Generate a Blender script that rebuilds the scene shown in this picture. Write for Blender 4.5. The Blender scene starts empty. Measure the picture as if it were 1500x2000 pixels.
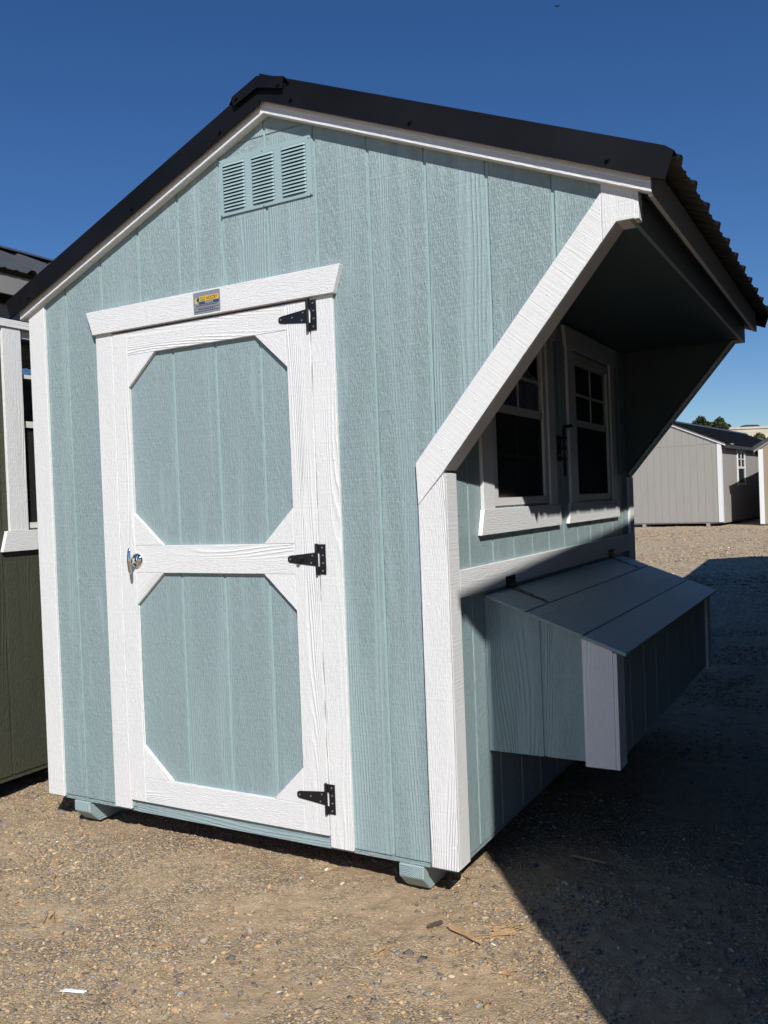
import bpy, bmesh, math, random
import numpy as np
from mathutils import Vector, Matrix
from mathutils.geometry import tessellate_polygon
random.seed(7); rng = np.random.default_rng(11)
scn = bpy.context.scene
COL = scn.collection

# ------------------------------------------------------------------ camera
CAM = Vector((2.82873652, -2.44737402, 1.36450712))
F = Vector((-0.4892247, 0.87206049, -0.01302656)).normalized()
R = Vector((0.87174166, 0.48847541, -0.03818706)).normalized()
U = R.cross(F).normalized()
cd = bpy.data.cameras.new('camera'); cam = bpy.data.objects.new('camera', cd); COL.objects.link(cam)
cd.sensor_fit = 'HORIZONTAL'; cd.sensor_width = 36.0; cd.lens = 1693.22 / 1500 * 36
cd.clip_start = 0.05; cd.clip_end = 3000
mw = Matrix(((R.x, U.x, -F.x, CAM.x), (R.y, U.y, -F.y, CAM.y), (R.z, U.z, -F.z, CAM.z), (0, 0, 0, 1)))
cam.matrix_world = mw; scn.camera = cam

# ------------------------------------------------------------------ light
SUN = Vector((.70, -.875, .94)).normalized()          # towards the sun
world = bpy.data.worlds.new('World'); scn.world = world; world.use_nodes = True
wn = world.node_tree.nodes; wl = world.node_tree.links; wn.clear()
wo = wn.new('ShaderNodeOutputWorld'); bg = wn.new('ShaderNodeBackground'); sky = wn.new('ShaderNodeTexSky')
sky.sky_type = 'NISHITA'; sky.sun_disc = False
sky.sun_elevation = math.asin(SUN.z); sky.sun_rotation = math.atan2(SUN.x, SUN.y)
sky.altitude = 300; sky.air_density = 1.0; sky.dust_density = 0.0; sky.ozone_density = 6.0
bg.inputs['Strength'].default_value = 0.082
hs = wn.new('ShaderNodeHueSaturation'); hs.inputs['Saturation'].default_value = 1.17; hs.inputs['Hue'].default_value = .507
wl.new(sky.outputs[0], hs.inputs['Color']); wl.new(hs.outputs[0], bg.inputs[0]); wl.new(bg.outputs[0], wo.inputs[0])
sd = bpy.data.lights.new('sun', 'SUN'); sun = bpy.data.objects.new('sun', sd); COL.objects.link(sun)
sd.energy = 5.0; sd.angle = math.radians(0.53); sd.color = (1.0, .975, .935)
sun.rotation_euler = SUN.to_track_quat('Z', 'Y').to_euler(); sun.location = (8, -8, 12)
scn.view_settings.view_transform = 'Standard'; scn.view_settings.look = 'None'
scn.view_settings.exposure = 0.0; scn.view_settings.gamma = 1.0; scn.view_settings.use_curve_mapping = False
scn.render.engine = 'CYCLES'

# ------------------------------------------------------------------ materials
def new_mat(name):
    m = bpy.data.materials.new(name); m.use_nodes = True
    nt = m.node_tree; return m, nt, nt.nodes['Principled BSDF']
def N(nt, t, **kw):
    n = nt.nodes.new(t)
    for k, v in kw.items(): setattr(n, k, v)
    return n
def math_n(nt, op, a, b=None, c=None, clamp=False):
    n = nt.nodes.new('ShaderNodeMath'); n.operation = op; n.use_clamp = clamp
    for i, x in enumerate((a, b, c)):
        if x is None: continue
        if isinstance(x, (int, float)): n.inputs[i].default_value = x
        else: nt.links.new(x, n.inputs[i])
    return n.outputs[0]
def noise(nt, vec, scale, detail=2, rough=.5, dist=0):
    n = nt.nodes.new('ShaderNodeTexNoise'); nt.links.new(vec, n.inputs['Vector'])
    n.inputs['Scale'].default_value = scale; n.inputs['Detail'].default_value = detail
    n.inputs['Roughness'].default_value = rough; n.inputs['Distortion'].default_value = dist
    return n.outputs['Fac']
def ramp(nt, fac, stops):
    n = nt.nodes.new('ShaderNodeValToRGB'); nt.links.new(fac, n.inputs[0])
    e = n.color_ramp.elements
    while len(e) > 1: e.remove(e[-1])
    e[0].position = stops[0][0]; e[0].color = (*stops[0][1], 1)
    for p, c in stops[1:]:
        x = e.new(p); x.color = (*c, 1)
    return n.outputs[0]
def mixc(nt, fac, a, b):
    n = nt.nodes.new('ShaderNodeMix'); n.data_type = 'RGBA'
    if isinstance(fac, (int, float)): n.inputs[0].default_value = fac
    else: nt.links.new(fac, n.inputs[0])
    for i, x in ((6, a), (7, b)):
        if isinstance(x, tuple): n.inputs[i].default_value = (*x, 1)
        else: nt.links.new(x, n.inputs[i])
    return n.outputs[2]
def paint(name, color, rough=.42, bump=1.0, pebble=1.0, dist=.0025, var=.04, ring=1.0, sawk=.35, hk=60):
    """exterior paint over embossed cedar-grain wood siding; UV: u along the grain, v across, metres"""
    m, nt, bs = new_mat(name); L = nt.links
    uv = N(nt, 'ShaderNodeUVMap'); info = N(nt, 'ShaderNodeObjectInfo')
    sep = N(nt, 'ShaderNodeSeparateXYZ'); L.new(uv.outputs[0], sep.inputs[0])
    r = info.outputs['Random']
    u = math_n(nt, 'ADD', sep.outputs[0], math_n(nt, 'MULTIPLY', r, 37.7))
    v = math_n(nt, 'ADD', sep.outputs[1], math_n(nt, 'MULTIPLY', r, 11.3))
    def vec(su, sv, w=0.0):
        c = N(nt, 'ShaderNodeCombineXYZ')
        L.new(math_n(nt, 'MULTIPLY', u, su), c.inputs[0]); L.new(math_n(nt, 'MULTIPLY', v, sv), c.inputs[1])
        c.inputs[2].default_value = w
        return c.outputs[0]
    fib = noise(nt, vec(17, 430), 1, 3, .65)
    # growth-ring contour lines
    h = noise(nt, vec(.8, 7, 3.1), 1, 1.5, .4)
    ph = math_n(nt, 'ADD', math_n(nt, 'MULTIPLY', v, 520), math_n(nt, 'MULTIPLY', h, hk))
    wob = noise(nt, vec(30, 60, 9.0), 1, 2)
    ph = math_n(nt, 'ADD', ph, math_n(nt, 'MULTIPLY', wob, 3.0))
    s = math_n(nt, 'SINE', ph)
    lines = math_n(nt, 'POWER', math_n(nt, 'MULTIPLY_ADD', s, .5, .5), 2.2)
    # rough-sawn pebbling
    peb = noise(nt, vec(34, 270, 5.0), 1, 3.5, .66, .12)
    pebs = math_n(nt, 'MULTIPLY_ADD', peb, 3.0, -1.0, clamp=True)
    saw = noise(nt, vec(170, 5, 2.2), 1, 2, .6)
    mask = noise(nt, vec(.9, 13, 7.7), 1, 1.5, .4)
    mk = math_n(nt, 'ADD', math_n(nt, 'MULTIPLY_ADD', mask, 6.0, -3.95), math_n(nt, 'MULTIPLY', r, 1.3), clamp=True)
    a = math_n(nt, 'MULTIPLY', math_n(nt, 'MULTIPLY', lines, 1.0 * ring), mk)
    b = math_n(nt, 'MULTIPLY', math_n(nt, 'MULTIPLY', pebs, 1.0 * pebble), math_n(nt, 'SUBTRACT', 1.0, mk))
    patch = noise(nt, vec(2.5, 20, 1.1), 1, 2)
    flat = math_n(nt, 'MULTIPLY_ADD', patch, 5.0, -1.1, clamp=True)
    hh = math_n(nt, 'MULTIPLY', math_n(nt, 'ADD', a, b), flat)
    hh = math_n(nt, 'ADD', hh, math_n(nt, 'MULTIPLY', fib, 1.0))
    hh = math_n(nt, 'ADD', hh, math_n(nt, 'MULTIPLY', saw, sawk))
    bp = N(nt, 'ShaderNodeBump'); bp.inputs['Strength'].default_value = bump; bp.inputs['Distance'].default_value = dist
    L.new(hh, bp.inputs['Height']); L.new(bp.outputs[0], bs.inputs['Normal'])
    big = noise(nt, vec(1.2, 4, 4.4), 1, 3, .6)
    fac = math_n(nt, 'MULTIPLY_ADD', big, 2.0, -.5, clamp=True)
    dark = tuple(c * (1 - var) for c in color); lite = tuple(min(.88, c * (1 + var)) for c in color)
    L.new(mixc(nt, fac, dark, lite), bs.inputs['Base Color'])
    rr = math_n(nt, 'MULTIPLY_ADD', big, .18, rough - .09)
    L.new(rr, bs.inputs['Roughness'])
    bs.inputs['Specular IOR Level'].default_value = .5
    return m
def plain(name, color, rough=.5, metal=0.0, nscale=0, nvar=.1, bump=0, spec=.5, coat=0):
    m, nt, bs = new_mat(name); L = nt.links
    bs.inputs['Roughness'].default_value = rough; bs.inputs['Metallic'].default_value = metal
    bs.inputs['Specular IOR Level'].default_value = spec
    bs.inputs['Coat Weight'].default_value = coat
    tc = N(nt, 'ShaderNodeTexCoord')
    sc = nscale or 6
    f = noise(nt, tc.outputs['Object'], sc, 4, .6)
    fac = math_n(nt, 'MULTIPLY_ADD', f, 2.0, -.5, clamp=True)
    L.new(mixc(nt, fac, tuple(c * (1 - nvar) for c in color), tuple(min(.9, c * (1 + nvar)) for c in color)), bs.inputs['Base Color'])
    L.new(math_n(nt, 'MULTIPLY_ADD', f, .16, rough - .08), bs.inputs['Roughness'])
    if bump:
        bp = N(nt, 'ShaderNodeBump'); bp.inputs['Distance'].default_value = bump
        f2 = noise(nt, tc.outputs['Object'], sc * 6, 3, .6)
        L.new(f2, bp.inputs['Height']); L.new(bp.outputs[0], bs.inputs['Normal'])
    return m
TEAL = (.322, .420, .428)
M = {}
M['teal'] = paint('teal siding paint', TEAL, .38, ring=.6)
M['teal_door'] = paint('teal door paint', (.305, .398, .408), .46, bump=.9, dist=.0022, ring=.6)
M['teal_end'] = paint('teal end grain paint', TEAL, .5, bump=.6, ring=1.6, pebble=.3)
M['teal_coarse'] = paint('teal paint on coarse grain', TEAL, .42, bump=1.0, ring=1.0, pebble=.7, dist=.0032, hk=110)
M['teal_smooth'] = paint('teal paint in the grooves', (.322, .440, .432), .42, bump=.3)
M['white'] = paint('white trim paint', (.79, .79, .78), .46, bump=.85, dist=.0019, var=.015, hk=120, ring=1.15, pebble=.6)
M['white_rough'] = paint('white rough sawn paint', (.79, .79, .78), .5, bump=.9, ring=.1, pebble=.4, dist=.0017, var=.015, sawk=.85)
M['green'] = paint('olive green siding paint', (.060, .063, .040), .5)
M['grey'] = paint('warm grey siding paint', (.345, .325, .295), .6, bump=.5)
M['tan'] = paint('tan siding paint', (.33, .27, .19), .6, bump=.5)
M['brownwall'] = paint('brown siding paint', (.04, .03, .025), .6, bump=.6)
M['black_metal'] = plain('black coated sheet metal', (.007, .007, .009), .5, nscale=3, nvar=.35, spec=.16)
M['roof_under'] = plain('primer underside of roofing', (.095, .094, .085), .6, nscale=5)
M['grey_metal'] = plain('charcoal coated sheet metal', (.055, .058, .062), .42, nscale=4)
M['hinge'] = plain('black powder coat', (.008, .008, .010), .42)
M['hw_grey'] = plain('zinc screw', (.45, .45, .46), .35, metal=.9)
M['slot_brass'] = plain('zinc spring plate', (.75, .72, .62), .4, metal=.3)
M['chrome'] = plain('chrome', (.72, .73, .74), .08, metal=1.0, nvar=.02)
M['vinyl'] = plain('white vinyl', (.72, .71, .66), .35, nvar=.02)
M['screen'] = plain('dark insect screen', (.012, .012, .013), .7)
M['shade_black'] = plain('near-black painted shade', (.012, .012, .013), .9)  # near-black colour standing in for deep shade in gaps and under the eave
M['ply'] = plain('raw plywood', (.30, .21, .12), .8, nscale=8, nvar=.2)
M['concrete'] = plain('weathered concrete', (.47, .43, .35), .9, nscale=.6, nvar=.18, bump=.02)
M['soffit'] = paint('teal soffit board with painted shade', (.075, .105, .108), .6, bump=.6)  # wall teal darkened so the hood's shade is in the colour
M['vent'] = plain('teal painted metal', (.312, .425, .435), .42, nvar=.03)
M['red'] = plain('dark red siding', (.09, .03, .02), .6)
def glass_mat():
    m, nt, bs = new_mat('window glass'); L = nt.links; nt.nodes.remove(bs)
    out = nt.nodes['Material Output']
    tr = N(nt, 'ShaderNodeBsdfTransparent'); tr.inputs[0].default_value = (.72, .76, .75, 1)
    gl = N(nt, 'ShaderNodeBsdfGlossy'); gl.inputs['Roughness'].default_value = .02
    fr = N(nt, 'ShaderNodeFresnel'); fr.inputs[0].default_value = 1.5
    tc = N(nt, 'ShaderNodeTexCoord'); bp = N(nt, 'ShaderNodeBump'); bp.inputs['Distance'].default_value = .001
    bp.inputs['Strength'].default_value = .3
    L.new(noise(nt, tc.outputs['Object'], 4, 1), bp.inputs['Height']); L.new(bp.outputs[0], gl.inputs['Normal'])
    mx = N(nt, 'ShaderNodeMixShader'); L.new(fr.outputs[0], mx.inputs[0]); L.new(tr.outputs[0], mx.inputs[1]); L.new(gl.outputs[0], mx.inputs[2])
    L.new(mx.outputs[0], out.inputs[0]); return m
M['glass'] = glass_mat()
def mesh_mat():
    m, nt, bs = new_mat('open weave screen'); L = nt.links
    bs.inputs['Base Color'].default_value = (.02, .02, .021, 1); bs.inputs['Roughness'].default_value = .7; bs.inputs['Alpha'].default_value = .62
    return m
M['screen_mesh'] = mesh_mat()
M['gal'] = plain('weathered grey fascia and frieze shade paint', (.24, .235, .22), .6, nscale=4)  # grey of the fascia; on the frieze it stands for shade on white

# ------------------------------------------------------------------ builders
WL = {}                                                  # world placement (matrix) of every object's local frame
def root(name, label, cat, loc, rz=0, group=None):
    o = bpy.data.objects.new(name, None); COL.objects.link(o); o.empty_display_size = .2
    o.location = loc; o.rotation_euler = (0, 0, rz)
    o['label'] = label; o['category'] = cat
    if group: o['group'] = group
    WL[o] = Matrix.Translation(Vector(loc)) @ Matrix.Rotation(rz, 4, 'Z')
    return o
def uvmap(me, g):
    g = Vector(g).normalized()
    uvl = me.uv_layers.new(name='UVMap'); buf = np.zeros(len(me.loops) * 2, dtype=np.float32)
    vs = me.vertices
    for p in me.polygons:
        n = p.normal
        gg = g - n * n.dot(g)
        if gg.length < .3: gg = Vector((0, 0, 1)) - n * n.z if abs(n.z) < .9 else Vector((1, 0, 0)) - n * n.x
        gg.normalize(); t = n.cross(gg)
        for li in p.loop_indices:
            co = vs[me.loops[li].vertex_index].co
            buf[2 * li] = co.dot(gg); buf[2 * li + 1] = co.dot(t)
    uvl.data.foreach_set('uv', buf)
def link_bm(name, bm, mat, parent=None, g=(0, 0, 1), local=False, smooth=False):
    """bm is in the thing's local frame for things with their own rotation (local=True) or world coordinates"""
    me = bpy.data.meshes.new(name)
    if parent is not None and not local:
        bm.transform(WL[parent].inverted())
    bm.normal_update(); bm.to_mesh(me); bm.free()
    for m in (mat if isinstance(mat, (list, tuple)) else [mat]): me.materials.append(M[m])
    uvmap(me, g)
    if smooth:
        for p in me.polygons: p.use_smooth = True
    o = bpy.data.objects.new(name, me); COL.objects.link(o)
    if parent is not None:
        o.parent = parent; WL[o] = WL[parent]
    else: WL[o] = Matrix.Identity(4)
    return o
def bm_slab(bm, pts, vec, mi=0):
    """prism: polygon pts extruded along vec"""
    vec = Vector(vec); P = [Vector(p) for p in pts]
    n = Vector((0, 0, 0))
    for i in range(len(P)): n += P[i].cross(P[(i + 1) % len(P)])
    if n.dot(vec) > 0: P.reverse()
    a = [bm.verts.new(p) for p in P]; b = [bm.verts.new(p + vec) for p in P]
    fs = [bm.faces.new(a), bm.faces.new(b[::-1])]
    k = len(P)
    for i in range(k): fs.append(bm.faces.new((a[i], b[i], b[(i + 1) % k], a[(i + 1) % k])))
    for f in fs: f.material_index = mi
    return fs
def bevel(bm, w, seg=1):
    if w: bmesh.ops.bevel(bm, geom=list(bm.edges), offset=w, segments=seg, profile=.6, affect='EDGES', clamp_overlap=True)
def slab(name, pts, vec, mat, parent, g=(0, 0, 1), bev=.0013, local=False):
    bm = bmesh.new(); bm_slab(bm, pts, vec); bmesh.ops.recalc_face_normals(bm, faces=bm.faces[:])
    bevel(bm, bev)
    return link_bm(name, bm, mat, parent, g, local)
def bm_box(bm, x, y, z, mi=0):
    return bm_slab(bm, [(x[0], y[0], z[0]), (x[1], y[0], z[0]), (x[1], y[1], z[0]), (x[0], y[1], z[0])], (0, 0, z[1] - z[0]), mi)
def box(name, x, y, z, mat, parent, g=(0, 0, 1), bev=.0012, local=False):
    bm = bmesh.new(); bm_box(bm, x, y, z); bmesh.ops.recalc_face_normals(bm, faces=bm.faces[:]); bevel(bm, bev)
    return link_bm(name, bm, mat, parent, g, local)
def bm_cyl(bm, a, b, r0, r1=None, n=12, mi=0):
    a, b = Vector(a), Vector(b); r1 = r0 if r1 is None else r1
    q = (b - a).to_track_quat('Z', 'Y'); A = []; B = []
    for i in range(n):
        t = 2 * math.pi * i / n; d = q @ Vector((math.cos(t), math.sin(t), 0))
        A.append(bm.verts.new(a + d * r0)); B.append(bm.verts.new(b + d * r1))
    fs = [bm.faces.new(A[::-1]), bm.faces.new(B)]
    for i in range(n): fs.append(bm.faces.new((A[i], A[(i + 1) % n], B[(i + 1) % n], B[i])))
    for f in fs: f.material_index = mi
def clip(poly, ax, lo, hi):
    """Sutherland-Hodgman of a 2D polygon to lo<=coord[ax]<=hi"""
    for sgn, c in ((1, lo), (-1, hi)):
        out = []
        for i in range(len(poly)):
            a, b = poly[i], poly[(i + 1) % len(poly)]
            da, db = sgn * (a[ax] - c), sgn * (b[ax] - c)
            if da >= 0: out.append(a)
            if (da > 0 and db < 0) or (da < 0 and db > 0):
                t = da / (da - db); out.append((a[0] + (b[0] - a[0]) * t, a[1] + (b[1] - a[1]) * t))
        poly = out
        if len(poly) < 3: return []
    r = []
    for p_ in poly:
        if not r or math.dist(r[-1], p_) > 1e-5: r.append(p_)
    if len(r) > 2 and math.dist(r[0], r[-1]) < 1e-5: r.pop()
    return r
def area(p):
    return abs(sum(p[i][0] * p[(i + 1) % len(p)][1] - p[(i + 1) % len(p)][0] * p[i][1] for i in range(len(p)))) / 2
GAP = .0105
def planks(name, poly, grooves, to3, thick, mat, parent, g=(0, 0, 1), gap=GAP, bev=.0012, local=False, lo=-99, hi=99):
    cuts = [lo] + [c for c in grooves if lo < c < hi] + [hi]
    out = []
    for i in range(len(cuts) - 1):
        a = cuts[i] + (gap / 2 if i else 0); b = cuts[i + 1] - (gap / 2 if i < len(cuts) - 2 else 0)
        q = clip(poly, 0, a, b)
        if len(q) < 3 or area(q) < 1e-4: continue
        out.append(slab(name, [to3(*p_) for p_ in q], thick, mat, parent, g, bev, local))
    return out

# ------------------------------------------------------------------ ground
def gz(x, y):
    """large-scale lie of the land: level by the coop, rising gently towards the far sheds"""
    x = np.asarray(x, float); y = np.asarray(y, float)
    return .09 + .2 * np.clip((y - 2) / 20, 0, 1.3)
def vnoise(x, y, s, seed):
    r = np.random.default_rng(seed); T = r.random((64, 64))
    X = x * s; Y = y * s; xi = np.floor(X).astype(int); yi = np.floor(Y).astype(int)
    fx = X - xi; fy = Y - yi; fx = fx * fx * (3 - 2 * fx); fy = fy * fy * (3 - 2 * fy)
    g = lambda i, j: T[i % 64, j % 64]
    return (g(xi, yi) * (1 - fx) + g(xi + 1, yi) * fx) * (1 - fy) + (g(xi, yi + 1) * (1 - fx) + g(xi + 1, yi + 1) * fx) * fy - .5
def ground_h(x, y):
    d = np.hypot(x - 2.8, y + 2.4)
    fade = np.clip(1.2 - d / 40, .15, 1)
    h = gz(x, y) + (.018 * vnoise(x, y, 1.1, 1) + .012 * vnoise(x, y, 3.7, 2)) + .008 * vnoise(x, y, 9, 3) + .005 * vnoise(x, y, 23, 4) * fade + (.0055 * vnoise(x, y, 47, 5) + .0045 * vnoise(x + .3 * y, y, 71, 6)) * fade
    return h
def steps(*segs):
    out = []
    for a, b, s in segs: out += list(np.arange(a, b, s))
    out.append(segs[-1][1]); return np.array(out)
gx = steps((-400, -60, 40), (-60, -14, 4), (-14, -3, .5), (-3, -1.3, .08), (-1.3, 2.9, .0115), (2.9, 6, .08), (6, 14, .6), (14, 60, 5), (60, 400, 40))
gy = steps((-60, -8, 5), (-8, -1.5, .25), (-1.5, .6, .0115), (.6, 3, .035), (3, 8, .08), (8, 26, .2), (26, 60, 2), (60, 500, 30))
GX, GY = np.meshgrid(gx, gy); GZ = ground_h(GX, GY)
nv = GX.size; W_ = len(gx)
me = bpy.data.meshes.new('ground'); me.vertices.add(nv)
me.vertices.foreach_set('co', np.stack([GX, GY, GZ], -1).astype(np.float32).ravel())
i0 = (np.arange(len(gy) - 1)[:, None] * W_ + np.arange(W_ - 1)[None]).ravel()
quads = np.stack([i0, i0 + 1, i0 + 1 + W_, i0 + W_], -1).astype(np.int32)
me.loops.add(quads.size); me.loops.foreach_set('vertex_index', quads.ravel())
me.polygons.add(len(quads)); me.polygons.foreach_set('loop_start', np.arange(len(quads), dtype=np.int32) * 4)
me.update(); me.polygons.foreach_set('use_smooth', np.ones(len(quads), dtype=bool))
ground = bpy.data.objects.new('ground', me); COL.objects.link(ground); ground['kind'] = 'structure'
def ground_mat():
    m, nt, bs = new_mat('packed dirt and fines'); L = nt.links
    tc = N(nt, 'ShaderNodeTexCoord'); P = tc.outputs['Object']
    n1 = noise(nt, P, 1.6, 4, .6); n2 = noise(nt, P, 14, 5, .65); n3 = noise(nt, P, 90, 4, .7); n4 = noise(nt, P, 320, 2, .6)
    c = ramp(nt, n2, [(.30, (.33, .235, .145)), (.5, (.50, .365, .23)), (.68, (.62, .465, .305))])
    c2 = ramp(nt, n1, [(.38, (.32, .235, .155)), (.62, (.48, .34, .205))])
    col = mixc(nt, .42, c, c2)
    vo = N(nt, 'ShaderNodeTexVoronoi'); L.new(P, vo.inputs['Vector']); vo.inputs['Scale'].default_value = 150
    sep = N(nt, 'ShaderNodeSeparateColor'); L.new(vo.outputs['Color'], sep.inputs[0])
    grit = ramp(nt, sep.outputs[0], [(.0, (.06, .065, .07)), (.2, (.14, .135, .125)), (.38, (.34, .24, .145)), (.66, (.46, .33, .205)), (.86, (.60, .47, .32)), (1.0, (.68, .60, .48))])
    den = math_n(nt, 'MULTIPLY_ADD', noise(nt, P, 3.2, 4, .6), 3.6, -1.3, clamp=True)
    col = mixc(nt, math_n(nt, 'MULTIPLY', den, .7), col, grit)
    vo2 = N(nt, 'ShaderNodeTexVoronoi'); L.new(P, vo2.inputs['Vector']); vo2.inputs['Scale'].default_value = 34
    sep2 = N(nt, 'ShaderNodeSeparateColor'); L.new(vo2.outputs['Color'], sep2.inputs[0])
    far = ramp(nt, sep2.outputs[1], [(.0, (.22, .17, .12)), (.4, (.46, .35, .22)), (.8, (.66, .53, .37)), (1.0, (.76, .67, .53))])
    geo = N(nt, 'ShaderNodeSeparateXYZ'); L.new(P, geo.inputs[0])
    fm = math_n(nt, 'MULTIPLY_ADD', geo.outputs[1], .2, -.7, clamp=True)       # the lane behind is looser, paler gravel
    col = mixc(nt, math_n(nt, 'MULTIPLY', fm, .75), col, far)
    L.new(col, bs.inputs['Base Color']); bs.inputs['Roughness'].default_value = .95; bs.inputs['Specular IOR Level'].default_value = .15
    hgt = math_n(nt, 'ADD', math_n(nt, 'MULTIPLY', n3, .8), math_n(nt, 'MULTIPLY', n4, .35))
    hgt = math_n(nt, 'ADD', hgt, math_n(nt, 'MULTIPLY', math_n(nt, 'SUBTRACT', 1.0, vo.outputs['Distance']), math_n(nt, 'MULTIPLY', den, .9)))
    hgt = math_n(nt, 'ADD', hgt, math_n(nt, 'MULTIPLY', math_n(nt, 'MULTIPLY', vo2.outputs['Distance'], -3.0), fm))
    bp = N(nt, 'ShaderNodeBump'); bp.inputs['Distance'].default_value = .009; bp.inputs['Strength'].default_value = 1.0
    L.new(hgt, bp.inputs['Height']); L.new(bp.outputs[0], bs.inputs['Normal'])
    return m
me.materials.append(ground_mat())

# ------------------------------------------------------------------ the coop (world coordinates)
coop = root('chicken_coop', 'pale teal wooden chicken coop with white trim, black metal roof and a hooded overhang', 'chicken coop', (.75, 1.2, .09))
X0, X1, XH = -.175, 1.668, 2.284          # floor left, floor right, hood outer
LEN = 2.43
RX, RZ, SL = 1.06, 2.70, .4167            # underside of white rake board at ridge
def roofz(x, off=0): return RZ + off - SL * abs(x - RX)
G = [.02126 + .2032 * k for k in range(-1, 12)]
front_poly = [(X0, .206), (.296, .206), (.296, 2.06), (1.208, 2.06), (1.208, .206), (X1, .206), (X1, 1.45),
              (2.22, 2.115), (XH, 2.115), (XH, roofz(XH, .04)), (RX, RZ + .04), (X0, roofz(X0, .04))]
fr = lambda x, z: (x, 0, z)
cuts = [X0] + [c for c in G if X0 + .01 < c < XH] + [XH]
for i in range(len(cuts) - 1):
    a = cuts[i] + (GAP / 2 if i else 0); b = cuts[i + 1] - (GAP / 2 if i < len(cuts) - 2 else 0)
    q = clip(front_poly, 0, a, b)
    if .8 < cuts[i] < 1.2:                                  # horizontal seam above the vent
        parts = [clip(q, 1, 0, 2.639), clip(q, 1, 2.642, 9)]
    else: parts = [q]
    for s in parts:
        if len(s) > 2 and area(s) > 1e-4: slab('siding_plank', [fr(*c) for c in s], (0, .010, 0), 'teal', coop)
# groove floor / sheathing behind the planks
back = [(X0 + .004, .209), (.30, .209), (.30, 2.055), (1.204, 2.055), (1.204, .209), (X1 - .004, .209), (X1 - .004, 1.452),
        (2.215, 2.12), (XH - .004, 2.12), (XH - .004, roofz(XH, .036)), (RX, RZ + .036), (X0 + .004, roofz(X0, .036))]
slab('wall_sheathing', [(x, .0048, z) for x, z in back], (0, .016, 0), 'teal_smooth', coop, bev=0)
box('floor_rim', (X0, X1), (.006, .04), (.187, .2055), 'teal', coop, g=(1, 0, 0))
box('door_sill', (.30, 1.204), (.001, .03), (.188, .236), 'teal', coop, g=(1, 0, 0), bev=.002)
box('floor_panel', (X0 + .02, X1 - .032), (.045, LEN), (.188, .206), 'ply', coop, g=(1, 0, 0))
# white trim on the front
def ftrim(name, pts, g=(0, 0, 1), y0=-.013, th=.0128, mat='white', parent=coop, bev=.0014):
    return slab(name, [(x, y0, z) for x, z in pts], (0, th, 0), mat, parent, g, bev)
ftrim('corner_board', [(-.188, .199), (-.095, .199), (-.095, roofz(-.095, .02)), (-.188, roofz(-.188, .02))])
box('corner_board', (-.188, -.1752), (.0, .076), (.199, 2.17), 'white', coop)
ftrim('corner_board', [(1.587, .199), (1.681, .199), (1.681, 1.4445), (1.587, 1.346)])
box('corner_board', (1.6682, 1.6812), (.0001, .078), (.199, 1.443), 'white_rough', coop)
ftrim('hood_trim', [(1.5868, 1.3475), (1.677, 1.446), (2.1945, 2.066), (2.1945, 2.2015), (1.583, 1.478)], g=(.64, 0, .77), mat='white_rough')
ftrim('hood_trim', [(2.1955, roofz(2.1955, .01)), (2.287, roofz(2.287, .01)), (2.287, 2.113), (2.2345, 2.113), (2.1955, 2.067)])
box('hood_trim', (2.2842, 2.2975), (-.012, .034), (2.111, 2.2), 'white', coop)
# return board under the slanted hood edge, front and back gable
for ya, yb in ((.0, .078), (LEN - .078, LEN - .001)):
    slab('hood_return', [(1.6815, ya, 1.4508), (2.2342, ya, 2.1128), (2.2342, ya, 2.1258), (1.6815, ya, 1.4630)], (0, yb - ya, 0), 'white_rough', coop, g=(.64, 0, .77), bev=.001)
tri = [(1.669, 1.47), (2.225, 2.135), (1.669, 2.135)]
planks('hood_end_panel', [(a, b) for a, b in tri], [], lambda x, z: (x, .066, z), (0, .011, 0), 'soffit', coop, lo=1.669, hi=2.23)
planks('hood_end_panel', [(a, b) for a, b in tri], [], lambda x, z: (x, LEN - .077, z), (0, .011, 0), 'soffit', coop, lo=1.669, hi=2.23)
for ya, yb in ((.0, .078), (LEN - .078, LEN - .001)): box('hood_return', (2.2345, 2.2705), (ya, yb), (2.1130, 2.1245), 'white_rough', coop)
# rake boards
for sx in (-1, 1):
    xe = RX + sx * (2.337 - RX)
    pts = [(RX, RZ), (xe, roofz(xe)), (xe, roofz(xe, .058)), (RX, RZ + .058)]
    ftrim('rake_board', pts, g=(1, 0, -sx * SL), y0=-.032, th=.0318)
    slab('rake_board', [(x, LEN + .013, z) for x, z in pts], (0, .03, 0), 'white', coop, g=(1, 0, -sx * SL))
# metal rake trim, L-shaped, with screws
for sx in (-1, 1):
    xe = RX + sx * (2.402 - RX)
    for y0, sgn in ((-.046, 1), (LEN + .058, -1)):
        bm = bmesh.new()
        def seg(o0, o1, ya, yb):
            if sx < 0: o0 -= .018; o1 -= .018
            else: o0 += .004; o1 -= .006
            bm_slab(bm, [(RX, ya, RZ + o0), (xe - sx * (.024 if yb - ya < .02 or 1 else 0), ya, roofz(xe - sx * .024, o0)), (xe - sx * (0 if o1 > .08 else .024), ya, roofz(xe - sx * (0 if o1 > .08 else .024), o1)), (RX, ya, RZ + o1)], (0, yb - ya, 0))
        seg(.041, .127, y0, y0 + sgn * .0015)
        seg(.1255, .127, y0 + sgn * .0016, y0 + sgn * .085)
        seg(.041, .0425, y0 - sgn * .006, y0 - sgn * .0001)
        link_bm('rake_flashing', bm, 'black_metal', coop, g=(1, 0, 0))
rk = [o for o in coop.children if o.name.startswith('rake_flashing')]
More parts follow.
